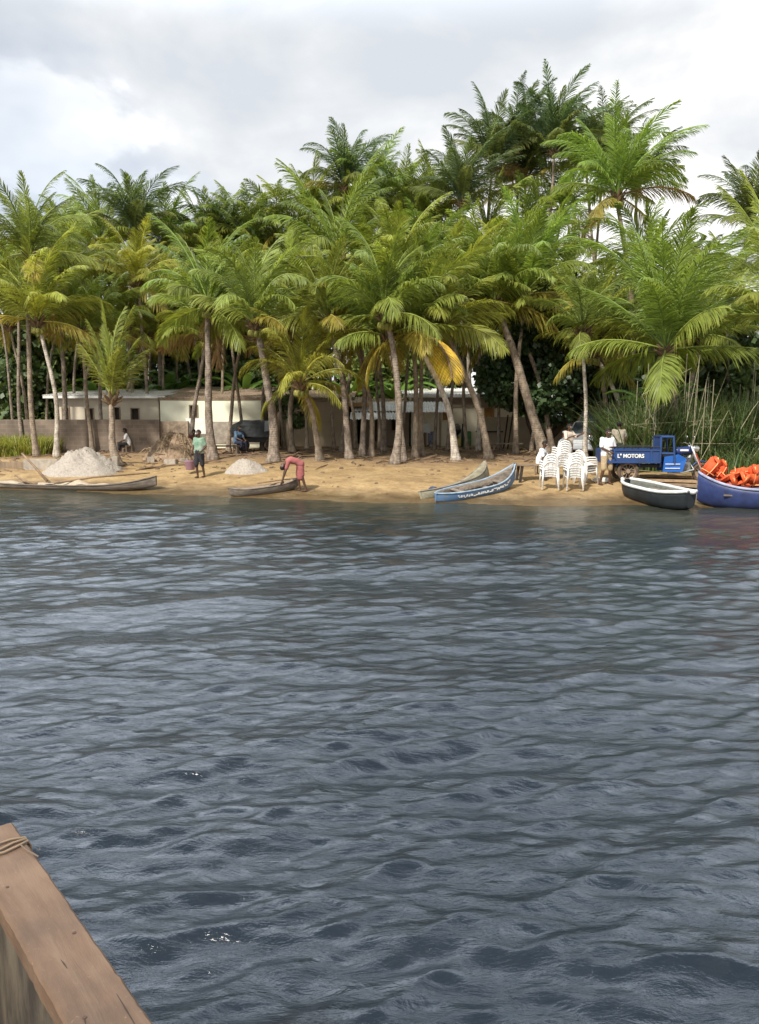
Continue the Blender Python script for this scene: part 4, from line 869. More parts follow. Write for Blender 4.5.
# planks on the sand between tricycle and dark boat
for k, (a, b, lb) in enumerate([((640, 477), (694, 479), 'uppermost pale plank'), ((645, 482), (696, 484), 'second plank from the top'), ((650, 486), (700, 490), 'lowest brown plank')]):
    p, q = ground(*a), ground(*b); tag(MB().box(((p+q)/2+Vector((0, 0, .05+.02*k))), ((q-p).length, .22, .07), (0, 0, math.atan2((q-p).y, (q-p).x))).build('plank', mat('plank_wood', (.42, .30, .18), .85, noise=5, second=(.24, .16, .10), stretch=(.4, 3, 3)) if k != 2 else woodm), lb+' lying between the cargo tricycle and the dark boat', 'plank')
# blue boat with the life jackets
navy = mat('ultramarine_paint', (.035, .055, .17), .5, noise=3.5, second=(.022, .032, .09), spec=.5); lil = mat('lilac_rim', (.36, .38, .52), .6, noise=4)
c6, L6, ra, rb = boat('wooden_boat', 'large dark blue boat full of orange life jackets at the right edge', wp(860, 21.4, -.1), wp(698, 22.9, -.08), 1.5, .64, .42, .1, navy, mat('blue_inner', (.12, .16, .30), .7, noise=4), lil, .04, cat='boat', full=3.2, endw=.06)
for xx in (-.25, .05, .3): MB().box((xx*L6, 0, .46), (.22, 1.3, .04)).build('thwart', greyw, c6)
orm = mat('orange_fabric', (.74, .125, .03), .7, noise=5, second=(.52, .07, .02), bump=(10, .4, .02)); strapm = mat('pale_orange_strap', (.90, .42, .18), .6); 
def jacket(loc, rot, label, sc=1):
    r = thing('life_jacket', loc, label, 'life jacket', rot=rot, group='orange life jackets in the blue boat')
    r.scale = (sc,)*3
    for sx_ in (-1, 1):   # padded front panels folded over a broad back panel
        MB().box((sx_*.145, -.10, .20), (.25, .09, .42), (.05, sx_*.10, sx_*.25), .9).build('front_panel', orm, r, True, bevel=.03)
        MB().box((sx_*.12, -.02, .47), (.10, .26, .07), (.1, sx_*.35, 0)).build('shoulder', orm, r, True, bevel=.025)
        MB().tube([(sx_*.20, -.16, 0), (sx_*.17, -.17, .2), (sx_*.14, -.15, .42), (sx_*.12, -.02, .52), (sx_*.13, .12, .42)], .016, 5, flat=.5).build('strap', strapm, r, True)
    MB().box((0, .07, .22), (.50, .09, .50), (-.08, 0, 0), .88).build('back_panel', orm, r, True, bevel=.03)
    MB().tube([(-.32, .0, .12), (-.26, -.16, .15), (0, -.185, .12), (.26, -.16, .16), (.32, .0, .12)], .015, 5, flat=.6).build('belt', strapm, r, True)
    MB().box((0, -.195, .12), (.07, .03, .045)).build('buckle', mat('black_plastic', (.03, .03, .03), .5), r)
    return r
for px, py, d, rot, sc, lb in [
 (708, 478, 22.9, (R(30), R(20), R(20)), 1.35, 'life jacket leaning on the bow, nearest the tricycle wheel'),
 (722, 483, 22.6, (R(-50), R(10), R(60)), 1.2, 'life jacket with pale strap on top of the left pile'),
 (727, 490, 22.1, (R(70), R(-15), R(10)), 1.5, 'widest life jacket lying flat in the middle of the boat'),
 (742, 490, 21.9, (R(60), R(30), R(-40)), 1.35, 'life jacket at the right end of the left pile'),
 (716, 488, 22.4, (R(80), R(0), R(150)), 1.2, 'life jacket wedged under the pile by the bow'),
 (733, 481, 22.3, (R(15), R(75), R(-20)), 1.2, 'life jacket standing on its side behind the widest one'),
 (714, 473, 22.9, (R(-70), R(30), R(-30)), 1.15, 'life jacket on the very top of the pile by the bow'),
 (750, 484, 22.0, (R(-75), R(10), R(70)), 1.2, 'life jacket between the two piles, mostly sunk in the boat'),
 (759, 488, 21.6, (R(40), R(-10), R(-10)), 1.5, 'life jacket standing half cut off by the right edge'),
 (772, 488, 21.3, (R(-40), R(30), R(30)), 1.4, 'life jacket hidden beyond the right edge')]:
    jacket(at(px, min(py, 485)-2, 22.3+(d-21.3)*.35), rot, 'bright orange '+lb, sc*.86)

# ------------------------------------------------------------------ cargo tricycle
tb_ = mat('tricycle_blue', (.018, .060, .20), .45, noise=2.5, second=(.022, .045, .12), spec=.5); blk = mat('black_paint', (.02, .02, .022), .5); tyr = mat('tyre_rubber', (.05, .04, .035), .9, noise=9, second=(.16, .11, .07)); chrome = mat('chrome', (.6, .6, .6), .25, .9); redp = mat('red_paint', (.45, .05, .03), .45); greym = mat('engine_metal', (.30, .30, .29), .45, .6, noise=8)
tp_ = ground(624, 481); T = thing('cargo_tricycle', tp_, 'blue motor cargo tricycle with loading bed parked behind the man in white shirt', 'tricycle', rz=R(-4)); T.scale = (.93, .96, .96)
def wheel(cx, cy, r_, parent, w_=.13, spokes=True):
    mb = MB(); V = []; Fs = []; NA = 30; prof = [(r_*.72, -w_*.35), (r_*.86, -w_*.5), (r_, -w_*.35), (r_*1.01, 0), (r_, w_*.35), (r_*.86, w_*.5), (r_*.72, w_*.35)]
    for k in range(NA):
        a = 2*PI*k/NA
        for (q, y) in prof: V.append((q*math.cos(a), y, q*math.sin(a)))
    P = len(prof)
    for k in range(NA):
        for j in range(P): Fs.append((k*P+j, k*P+(j+1) % P, ((k+1) % NA)*P+(j+1) % P, ((k+1) % NA)*P+j))
    wh = MB().add(V, Fs).build('wheel', tyr, parent, True, loc=(cx, cy, r_))
    rm = MB(); rm.tube([(math.cos(2*PI*k/24)*r_*.70, 0, math.sin(2*PI*k/24)*r_*.70) for k in range(25)], .028, 6, False); rm.tube([(0, -.07, 0), (0, .07, 0)], .07, 12)
    for k in range(10): a = 2*PI*k/10; rm.tube([(0, 0, 0), (math.cos(a)*r_*.7, 0, math.sin(a)*r_*.7)], .012, 5)
    rm.build('rim', mat('rim_brown', (.30, .22, .17), .6, .3), wh); return wh
s1 = 1.04
wheel(0, -.5, .36, T, .14); wheel(0, .5, .36, T, .14); wheel(2.62, 0, .31, T, .11)
fr = MB()
for y in (-.3, .3): fr.box((.55, y, .52), (2.3, .07, .09))
for x in (-.5, .2, .9, 1.6): fr.box((x, 0, .52), (.07, .66, .07))
fr.tube([(1.6, 0, .5), (2.0, 0, .36), (2.2, 0, .62)], .04, 8); fr.tube([(1.3, 0, .55), (1.9, 0, .80), (2.3, 0, .98)], .035, 8); fr.tube([(0, -.56, .36), (0, .56, .36)], .045, 8)
fr.build('chassis', blk, T)
bed = MB(); X0, X1 = -.85, 1.02
bed.box(((X0+X1)/2, 0, .66), (X1-X0, 1.24, .05))
bd = bed.build('cargo_bed', tb_, T)
def panel(c, d, ribs, ax):
    mb = MB().box(c, d)
    return mb
for y in (-.62, .62):
    mb = MB().box(((X0+X1)/2, y, .86), (X1-X0, .035, .42)); 
    for z in (.665, 1.065): mb.box(((X0+X1)/2, y*1.04, z), (X1-X0+.03, .05, .05))
    for x in (X0, -.52, .72, X1): mb.box((x, y*1.045, .865), (.05, .05, .36))
    mb.build('side_panel', tb_, bd)
MB().box((X0-.02, 0, .86), (.04, 1.24, .42)).build('tailgate', tb_, bd); MB().box((X1+.03, 0, .86), (.04, 1.24, .42)).build('front_panel', tb_, bd)
rl = MB(); 
for y in (-.6, .6): rl.tube([(X0, y, 1.17), (X1, y, 1.17)], .018, 6)
for x in (X0, -.4, .1, .6, X1):
    for y in (-.6, .6): rl.tube([(x, y, 1.06), (x, y, 1.17)], .014, 6)
rl.build('rail', blk, bd)
mg_ = MB()
for y in (-.5, .5): mg_.tube([(math.cos(a)*.43, y, .36+math.sin(a)*.43) for a in [PI*(.12+.76*k/10) for k in range(11)]], .03, 6, flat=1)
mg_.build('mudguard', tb_, T)
# driver guard frame: a blue box frame with rounded corners and a seat back
gf = MB()
for y in (-.42, .42):
    for a, b in (((1.10, .5), (1.10, 1.5)), ((1.58, .62), (1.52, 1.5)), ((1.10, 1.5), (1.52, 1.5)), ((1.12, .95), (1.56, .95))): gf.tube([(a[0], y, a[1]), (b[0], y, b[1])], .038, 8)
for x, z in ((1.10, 1.5), (1.52, 1.5), (1.10, .95)): gf.tube([(x, -.42, z), (x, .42, z)], .038, 8)
gf.build('guard_frame', tb_, T)
MB().box((1.31, 0, 1.525), (.5, .9, .03)).build('frame_roof', tb_, T, bevel=.01); MB().box((1.10, 0, 1.22), (.03, .76, .48)).build('back_panel', tb_, T)
MB().box((1.42, 0, .83), (.55, .56, .12)).build('seat', blk, T, bevel=.03); MB().box((1.18, 0, 1.1), (.09, .5, .4), (0, -.1, 0)).build('backrest', blk, T, bevel=.03)
for y in (-.36, .36): MB().add([(1.20, y, .34), (1.86, y, .34), (2.0, y*.9, .78), (1.72, y, .92), (1.24, y, .84), (1.20, y+math.copysign(.05, y), .34), (1.86, y+math.copysign(.05, y), .34), (2.0, y*.9+math.copysign(.05, y), .78), (1.72, y+math.copysign(.05, y), .92), (1.24, y+math.copysign(.05, y), .84)], [(0, 1, 2, 3, 4), (9, 8, 7, 6, 5), (0, 1, 6, 5), (1, 2, 7, 6), (2, 3, 8, 7), (3, 4, 9, 8), (4, 0, 5, 9)]).build('side_cover', mat('bright_blue', (.02, .11, .40), .35), T)
for y in (-.42,): 
    for z in (.46, .60): MB().box((1.52, y-.0, z), (.5, .012, .025)).build('cover_stripe', whitep, T)
MB().cap((1.78, 0, 1.0), (2.20, 0, 1.06), .15, .13, 14, (1, .9, .95)).build('fuel_tank', mat('tank_blue', (.02, .04, .14), .3), T, True)
MB().box((1.98, -.135, 1.05), (.28, .012, .06)).build('tank_stripe', whitep, T)
eg = MB().box((2.02, 0, .52), (.36, .30, .26)).cap((2.12, 0, .64), (2.24, 0, .82), .10, .09, 10).tube([(1.9, -.19, .45), (1.9, .19, .45)], .12, 12)
for k in range(5): eg.box((2.16, 0, .66+.035*k), (.22, .24, .012))
eg.build('engine', greym, T)
MB().tube([(2.2, -.1, .6), (2.32, -.16, .4), (1.9, -.22, .3), (1.4, -.3, .3)], .03, 8).build('exhaust', chrome, T, True)
fk = MB()
for y in (-.10, .10): fk.tube([(2.20, y, 1.22), (2.44, y, .74), (2.62, y, .32)], [.03, .032, .028], 8)
fk.build('fork', mat('fork_white', (.72, .70, .68), .35, .3), T, True)
f2 = MB()
for y in (-.15, .15): f2.tube([(2.36, y, .95), (2.56, y, .52)], .022, 6)
f2.build('fork_brace', redp, T)
MB().tube([(2.05, -.42, 1.26), (2.10, -.28, 1.30), (2.22, -.12, 1.24), (2.22, .12, 1.24), (2.10, .28, 1.30), (2.05, .42, 1.26)], .018, 8).build('handlebar', chrome, T, True)
for y in (-1, 1): MB().tube([(2.05, .42*y, 1.26), (2.02, .54*y, 1.24)], .026, 8).build('grip', blk, T)
for y in (-1, 1): 
    MB().tube([(2.14, .3*y, 1.3), (2.2, .36*y, 1.46)], .008, 5).build('mirror_stalk', blk, T); MB().cap((2.2, .36*y, 1.48), (2.2, .40*y, 1.49), .055, .05, 10, (.4, 1, 1)).build('mirror', chrome, T, True)
MB().cap((2.36, 0, 1.1), (2.44, 0, 1.09), .11, .10, 14).build('headlight', chrome, T, True)
MB().tube([(math.cos(a)*.37+2.62, 0, .31+math.sin(a)*.37) for a in [PI*(.05+.8*k/10) for k in range(11)]], .05, 6, flat=.5).build('front_mudguard', tb_, T, True)
def text(body, size, m, parent, loc, rot, ext=.004):
    cu = bpy.data.curves.new('lettering', 'FONT'); cu.body = body; cu.size = size; cu.extrude = ext; cu.offset = .006; cu.align_x = 'CENTER'; cu.align_y = 'CENTER'
    o = bpy.data.objects.new('tmp', cu); C.objects.link(o); dg = bpy.context.evaluated_depsgraph_get(); dg.update(); me = bpy.data.meshes.new_from_object(o.evaluated_get(dg)); bpy.data.objects.remove(o)
    me.materials.clear(); me.materials.append(m); q = bpy.data.objects.new('lettering', me); C.objects.link(q); q.parent = parent; q.location = loc; q.rotation_euler = rot; return q
text('L" MOTORS', .172, whitep, bd, (.04, -.655, .87), (PI/2, 0, 0))
# low white thing and rubble by the man's feet
p = ground(601, 482); tag(MB().box((0, 0, .06), (.5, .34, .16)).build('white_basin', whitep, bevel=.04, loc=p), 'low white container on the sand between the feet of the man in white shirt', 'container')

# ------------------------------------------------------------------ plastic chairs
pl = mat('white_plastic', (.86, .85, .82), .45, noise=2, second=(.80, .78, .74), spec=.5)
def grid_shell(fn, nu, nv, th):
    """thick curved panel from fn(u,v)->Vector, normal from differences"""
    P = [[fn(i/nu, j/nv) for j in range(nv+1)] for i in range(nu+1)]; V = []; 
    for i in range(nu+1):
        for j in range(nv+1):
            du = P[min(i+1, nu)][j]-P[max(i-1, 0)][j]; dv = P[i][min(j+1, nv)]-P[i][max(j-1, 0)]; nn = du.cross(dv).normalized(); V.append((P[i][j]+nn*th/2, P[i][j]-nn*th/2))
    vs = [a for a, b in V]+[b for a, b in V]; o = len(V); W = nv+1; Fs = []
    for i in range(nu):
        for j in range(nv): a = i*W+j; Fs += [(a, a+1, a+W+1, a+W), (o+a, o+a+W, o+a+W+1, o+a+1)]
    for i in range(nu): Fs += [(i*W, (i+1)*W, o+(i+1)*W, o+i*W), (i*W+nv, o+i*W+nv, o+(i+1)*W+nv, (i+1)*W+nv)]
    for j in range(nv): Fs += [(j, o+j, o+j+1, j+1), (nu*W+j, nu*W+j+1, o+nu*W+j+1, o+nu*W+j)]
    return vs, Fs
def make_chair():
    """monobloc chair, origin on the floor, front towards -Y, back at +Y"""
    r = thing('plastic_chair', (0, 0, 0), 'x', 'chair', group='stacked white plastic chairs on the beach')
    MB().add(*grid_shell(lambda u, v: Vector(((u-.5)*(.46-.04*v), -.22+.44*v, .43-.02*math.sin(PI*v)-.03*v+.012*math.cos((u-.5)*6))), 8, 8, .015)).build('seat', pl, r, True)
    bk = MB()
    for k in range(3):      # three broad panels with narrow slots between them
        def pf(u, v, k=k):
            x = -.2+.1345*k+.1300*u; top = .865-.15*abs(x/.215)**2.4
            return Vector((x, .205+.11*v-.03*math.sin(PI*v)-.05*(x/.2)**2, .42+(top-.42)*v))
        bk.add(*grid_shell(pf, 4, 6, .012))
    bk.tube([(-.215, .18, .42), (-.225, .20, .58), (-.20, .255, .74), (-.12, .30, .84), (0, .315, .87), (.12, .30, .84), (.20, .255, .74), (.225, .20, .58), (.215, .18, .42)], .021, 7)
    bk.build('backrest', pl, r, True)
    for sx_ in (-1, 1):
        MB().tube([(sx_*.23, .22, .62), (sx_*.275, .10, .645), (sx_*.285, -.12, .64), (sx_*.27, -.20, .60), (sx_*.255, -.215, .42)], [.022, .028, .03, .024, .022], 7, flat=.8).build('armrest', pl, r, True)
        MB().tube([(sx_*.225, -.21, .44), (sx_*.25, -.235, .22), (sx_*.265, -.25, 0)], [.032, .026, .022], 6).build('leg', pl, r, True)
        MB().tube([(sx_*.215, .20, .44), (sx_*.235, .26, .22), (sx_*.25, .31, 0)], [.034, .027, .022], 6).build('leg', pl, r, True)
    return r
def ctree(o, par=None):
    c = o.copy(); C.objects.link(c); c.parent = par
    for ch_ in list(o.children): ctree(ch_, c)
    return c
c0 = make_chair(); first = True
ORD = ['bottom', 'second', 'third', 'fourth', 'fifth', 'sixth']
def stack(px, py, n_, rz, what, step=.075, d=None):
    global first
    p = ground(px, py)
    if d: p = gp(PX(px, d), d)
    for k in range(n_):
        o = c0 if first else ctree(c0); first = False
        o.location = p+Matrix.Rotation(rz, 3, 'Z')@Vector((0, .018*k, step*k)); o.rotation_euler = (0, 0, rz)
        o['label'] = ('white chair, %s of the %s' % ((ORD[k] if k == 0 else ORD[k]+' from the bottom') if k < n_-1 or n_ == 1 else 'topmost', what))
stack(549, 489, 4, R(176), 'leftmost stack')
stack(561, 480, 6, R(185), 'tall rear stack', d=26.6)
stack(573, 490, 5, R(178), 'front stack in the middle')
stack(587, 487, 4, R(118), 'sideways stack beside the man in white', d=25.7)
# brown table at the left of the chairs
p = ground(531, 481); t = thing('low_table', p, 'low brown wooden table at the left of the plastic chairs', 'table', rz=.1)
MB().box((0, 0, .52), (1.0, .6, .05)).build('tabletop', woodm, t, bevel=.01)
for sx_ in (-.4, .4):
    for sy_ in (-.22, .22): MB().box((sx_, sy_, .22), (.08, .08, .56), (0, -sx_*.3, 0)).build('leg', darkin, t)

# ------------------------------------------------------------------ vehicles behind
glassm = mat('dark_glass', (.05, .06, .07), .1, spec=.8); silver = mat('silver_paint', (.50, .52, .54), .35, .5)
def vehicle(name, loc, label, cat, rz, body, h=1.45, L=4.2, W=1.65, hood=1.0, boot=.7):
    r = thing(name, loc, label, cat, rz=rz); z0 = .28; zb = .82 if h < 1.7 else 1.0
    prof = [(-L/2, z0), (-L/2, zb-.05), (-L/2+boot, zb+.02), (-L/2+boot+.35, h), (L/2-hood-.75, h), (L/2-hood, zb+.05), (L/2-.12, zb-.14), (L/2, zb-.3), (L/2, z0)]
    if h > 1.7: prof = [(-L/2, z0), (-L/2, zb), (-L/2+.1, h-.05), (-L/2+.25, h), (L/2-hood-.5, h), (L/2-hood, zb+.08), (L/2-.15, zb-.05), (L/2, zb-.2), (L/2, z0)]
    V = []; 
    for (x, z) in prof:
        w_ = W/2*(1 if z <= zb+.1 else .84); V += [(x, -w_, z), (x, w_, z)]
    q = len(prof); Fs = [(2*i, 2*i+2, 2*i+3, 2*i+1) for i in range(q-1)]+[(2*q-2, 0, 1, 2*q-1)]+[tuple(2*i for i in range(q))[::-1], tuple(2*i+1 for i in range(q))]
    MB().add(V, Fs).build('body', body, r, bevel=.05)
    x1, x2 = prof[4][0], prof[5][0]; zt, zw = prof[4][1], prof[5][1]; n_ = Vector((zt-zw, 0, x2-x1)).normalized()*.03
    def quad(nm, pts, off):
        o_ = MB().add([Vector(p) for p in pts]+[Vector(p)+Vector(off) for p in pts], [(0, 1, 2, 3), (7, 6, 5, 4), (0, 4, 5, 1), (1, 5, 6, 2), (2, 6, 7, 3), (3, 7, 4, 0)]).build(nm, glassm, r); return o_
    f = lambda t: (x1+(x2-x1)*t, zt+(zw-zt)*t); a, b = f(.12), f(.9)
    quad('windscreen', [(a[0], -W*.38, a[1]), (a[0], W*.38, a[1]), (b[0], W*.40, b[1]), (b[0], -W*.40, b[1])], n_)
    xs_ = [prof[3][0]+.02 if h < 1.7 else -L/2+.3, (prof[3][0]+x1)/2, x1]
    for sg in (-1, 1):
        for i in range(2):
            xa, xb = xs_[i]+.05, xs_[i+1]-.05; yt, yb = sg*W/2*.85, sg*(W/2*.96)
            quad('side_window', [(xa, yt, h-.1), (xb, yt, h-.1), (xb+(.3 if i else 0), yb, zb+.12), (xa-(0 if i else .1), yb, zb+.12)], (0, sg*.03, .01))
        for x in (-L/2+.8, L/2-.8): wheel(x, sg*(W/2-.08), .31, r, .18)
        MB().cap((L/2-.03, sg*W*.36, zb-.22), (L/2+.02, sg*W*.36, zb-.22), .10, .09, 10, (.6, 1.3, .8)).build('headlight', chrome, r, True)
        MB().cap((x2-.25, sg*(W/2+.1), zb+.16), (x2-.25, sg*(W/2+.18), zb+.16), .07, .06, 8, (.6, 1, 1)).build('mirror', body, r, True)
    MB().box((L/2+.02, 0, z0+.12), (.1, W*.98, .18)).build('bumper', body, r, bevel=.03)
    return r
vehicle('parked_car', gp(PX(592, 34.5), 34.5), 'silver car half hidden behind the white-barked palm and the woman in pale blouse', 'car', R(238), silver)
vehicle('parked_van', gp(PX(610, 35.2), 35.2), 'dark maroon van with pale windscreen frame under the canopy house', 'van', R(215), mat('maroon_paint', (.07, .025, .02), .4), h=2.0, L=4.4, W=1.75, hood=.7, boot=.2)
# vehicle under dark tarpaulin
p = gp(PX(254, 38), 38); t = thing('covered_vehicle', p, 'vehicle under a dark grey tarpaulin with a pale patch, behind the thick leaning palm', 'vehicle', rz=R(20))
tarp = mat('dark_tarpaulin', (.055, .06, .065), .6, noise=2, second=(.035, .037, .04), bump=(4, .6, .08))
mb = MB().box((0, 0, .95), (1.9, 1.5, .62)).box((.1, 0, 1.25), (1.4, 1.3, .36)).cap((-.8, 0, .95), (-.6, 0, 1.1), .3, .3, 12, (1, 2, 1)); remesh(mb, 'tarpaulin', tarp, .05, t, 10, (.12, .5))
MB().add([(.35, -.80, .92), (.86, -.80, 1.02), (.84, -.72, 1.46), (.40, -.72, 1.40), (.35, -.83, .92), (.86, -.83, 1.02), (.84, -.75, 1.46), (.40, -.75, 1.40)], [(0, 1, 2, 3), (4, 5, 6, 7), (0, 4, 5, 1), (1, 5, 6, 2), (2, 6, 7, 3), (3, 7, 4, 0)]).build('pale_patch', mat('pale_tarp_patch', (.30, .33, .36), .5, noise=3), t)
MB().box((0, 0, .52), (1.7, 1.2, .2)).build('chassis', blk, t)
for x in (-.6, .7):
    for y in (-.55, .55): wheel(x, y, .3, t, .16)

# ------------------------------------------------------------------ people
skin = mat('dark_skin', (.095, .048, .028), .5, noise=4, second=(.075, .038, .022)); hairm = mat('black_hair', (.012, .010, .009), .8, bump=(40, .6, .01))
def cloth(name, c, second=None, noise=3): return mat(name, c, .85, noise=noise, second=second or tuple(x*.8 for x in c), bump=(9, .5, .02))
def person(loc, label, H=1.7, rz=0, pose=None, top=None, bottom=None, sleeve=.45, leg=.5, skirt=False, hair=1, wrap=None, female=False):
    r = thing('person', loc, label, 'person', rz=rz); s_ = H/1.72
    J = dict(pel=(0, 0, .95), wai=(0, 0, 1.10), che=(0, .01, 1.32), nek=(0, .01, 1.50), hed=(0, -.02, 1.60), top=(0, -.005, 1.63))
    for sg, n_ in ((-1, 'r'), (1, 'l')):
        J.update({'sh'+n_: (sg*.175, .01, 1.42), 'el'+n_: (sg*.24, .02, 1.14), 'wr'+n_: (sg*.26, -.06, .90), 'hp'+n_: (sg*.09, 0, .92), 'kn'+n_: (sg*.10, -.02, .50), 'an'+n_: (sg*.10, .02, .09)})
    J.update(pose or {}); J = {k: Vector(v)*s_ for k, v in J.items()}
    body = MB(); fdir = Vector((0, -1, 0)); upd = (J['top']-J['nek']).normalized(); fd = (fdir-upd*fdir.dot(upd)); fd = fd.normalized() if fd.length > .3 else Vector((0, 0, -1)); sd2 = fd.cross(upd)
    c = s_
    for sx_ in (-.07, 0, .07):
        o = Vector((sx_*c, 0, 0)); body.cap(J['pel']+o, J['wai']+o*.9, .105*c, .09*c); body.cap(J['wai']+o*.9, J['che']+o*1.1, .09*c, .105*c)
    body.cap(J['che'], J['nek']-upd*.06*c, .10*c, .06*c); body.cap(J['nek']-upd*.08*c, J['hed'], .052*c, .05*c)
    hc = J['hed']+upd*.03*c
    body.cap(hc-upd*.045*c+fd*.015*c, hc+upd*.03*c, .066*c, .086*c); body.cap(hc+upd*.02*c-fd*.02*c, hc+upd*.035*c-fd*.025*c, .085*c, .085*c)
    body.cap(hc+fd*.085*c+upd*.015*c, hc+fd*.103*c-upd*.02*c, .011*c, .018*c); body.cap(hc+fd*.082*c-upd*.05*c-sd2*.018*c, hc+fd*.082*c-upd*.05*c+sd2*.018*c, .012*c, .012*c)
    for sg in (-1, 1): body.cap(hc+sd2*sg*.084*c+upd*.012*c, hc+sd2*sg*.088*c-upd*.02*c, .018*c, .014*c)
    for sg, n_ in ((-1, 'r'), (1, 'l')):
        sh, el, wr, hp, kn, an = (J[k+n_] for k in ('sh', 'el', 'wr', 'hp', 'kn', 'an'))
        body.cap(J['che']+(sh-J['che'])*.4, sh, .075*c, .062*c); body.cap(sh, el, .056*c, .041*c); body.cap(el, wr, .042*c, .028*c)
        d = (wr-el).normalized(); sdv = d.cross(Vector((0, 1, 0))); sdv = sdv.normalized() if sdv.length > .2 else Vector((1, 0, 0)); pn = d.cross(sdv).normalized(); sdv2 = pn
        body.cap(wr, wr+d*.07*c, .026*c, .034*c); body.cap(wr+d*.04*c-sdv2*.02*c, wr+d*.08*c-sdv2*.025*c, .022*c, .02*c); body.cap(wr+d*.04*c+sdv2*.02*c, wr+d*.08*c+sdv2*.025*c, .022*c, .02*c)
        for fi, (o, fl) in enumerate(((-.034, .058), (-.012, .072), (.012, .068), (.034, .052))):
            b_ = wr+d*.09*c+sdv2*o*c; m_ = b_+d*fl*.55*c+sdv*.008*c*sg; body.cap(b_, m_, .0105*c, .010*c, 8); body.cap(m_, m_+(d*.8-sdv*.55*sg).normalized()*fl*.5*c, .010*c, .009*c, 8)
        tb = wr+d*.035*c-sdv2*.034*c; body.cap(tb, tb+(d*.7-sdv2*.7)*.04*c, .013*c, .011*c, 8); body.cap(tb+(d*.7-sdv2*.7)*.04*c, tb+(d*.95-sdv2*.6)*.07*c, .011*c, .010*c, 8)
        body.cap(hp, kn, .085*c, .055*c); body.cap(kn, an, .056*c, .036*c); body.cap(an-Vector((0, 0, .0)), an+Vector((0, -.02, -.035))*c, .038*c, .036*c)
        ft = an+Vector((0, -.05, -.05))*c; body.cap(ft+Vector((0, .07, 0))*c, ft+Vector((0, -.11, -.005))*c, .034*c, .026*c)
    remesh(body, 'body', skin, .0125, r, 3)
    fr_ = MB()
    for sg in (-1, 1): MB().cap(hc+fd*.083*c+sd2*sg*.033*c+upd*.015*c, hc+fd*.0835*c+sd2*sg*.033*c+upd*.015*c, .011*c, .011*c, 8).build('eye', whitep, r, True)
    if hair:
        hm_ = MB().cap(hc+upd*.035*c-fd*.022*c, hc+upd*.055*c-fd*.012*c, .093*c, .086*c, 16)
        if hair > 1: hm_.cap(hc+upd*.02*c-fd*.06*c, hc-upd*.02*c-fd*.06*c, .085*c, .07*c, 14)
        hm_.build('hair', hairm, r, True)
    if wrap: MB().cap(hc+upd*.05*c-fd*.015*c, hc+upd*.10*c-fd*.04*c, .105*c, .10*c, 16).build('headwrap', wrap, r, True)
    if top:
        mb = MB(); 
        for sx_ in (-.085, 0, .085):
            o = Vector((sx_*c, 0, 0)); mb.cap(J['pel']+o-Vector((0, 0, .0)), J['wai']+o, .125*c, .118*c); mb.cap(J['wai']+o, J['che']+o*1.05, .118*c, .122*c)
        for n_ in 'rl':
            sh, el = J['sh'+n_], J['el'+n_]; mb.cap(J['che'], sh, .11*c, .082*c); mb.cap(sh, sh+(el-sh)*sleeve*1.6 if sleeve <= .6 else el, .080*c, .066*c)
        mb.cap(J['che'], J['nek']-upd*.075*c, .115*c, .075*c)
        remesh(mb, 'shirt', top, .018, r, 3, (.02, .10))
    if bottom:
        mb = MB(); mb.cap(J['pel']+Vector((-.07*c, 0, .02)), J['pel']+Vector((.07*c, 0, .02)), .13*c, .13*c)
        for n_ in 'rl':
            hp, kn, an = J['hp'+n_], J['kn'+n_], J['an'+n_]
            if leg <= 1: mb.cap(hp, hp+(kn-hp)*leg, .115*c, (.088 if leg > .8 else .10)*c)
            else: mb.cap(hp, kn, .115*c, .082*c); mb.cap(kn, kn+(an-kn)*(leg-1), .082*c, .062*c)
        if skirt:
            kn = (J['knr']+J['knl'])/2; an = (J['anr']+J['anl'])/2
            for o in (-.07, 0, .07): mb.cap(J['pel']+Vector((o*c, 0, 0)), kn+Vector((o*c*1.1, 0, 0)), .12*c, .11*c)
            if leg > 1:
                for o in (-.06, 0, .06): mb.cap(kn+Vector((o*c, 0, 0)), kn+(an-kn)*(leg-1)+Vector((o*c, 0, 0)), .11*c, .105*c)
        remesh(mb, 'skirt' if skirt else 'trousers' if leg > 1 else 'shorts', bottom, .018, r, 3, (.018, .09))
    return r
def seated(h=.45, fwd=.42, lean=.06, arms=True):
    z = h+.08; d = dict(pel=(0, .05, z), wai=(0, .04+lean*.2, z+.15), che=(0, -.0-lean, z+.37), nek=(0, -.02-lean, z+.55), hed=(0, -.06-lean, z+.65), top=(0, -.06-lean, z+.69))
    for sg, n_ in ((-1, 'r'), (1, 'l')): d.update({'sh'+n_: (sg*.175, -lean, z+.47), 'el'+n_: (sg*.22, -.10-lean, z+.22), 'wr'+n_: (sg*.13, -.32-lean, z+.12), 'hp'+n_: (sg*.09, .02, z-.01), 'kn'+n_: (sg*.13, -fwd, z), 'an'+n_: (sg*.13, -fwd-.02, .09)})
    return d
white_sh = cloth('white_shirt', (.82, .82, .82), (.72, .73, .76)); khaki = cloth('khaki_shorts', (.42, .32, .19)); 
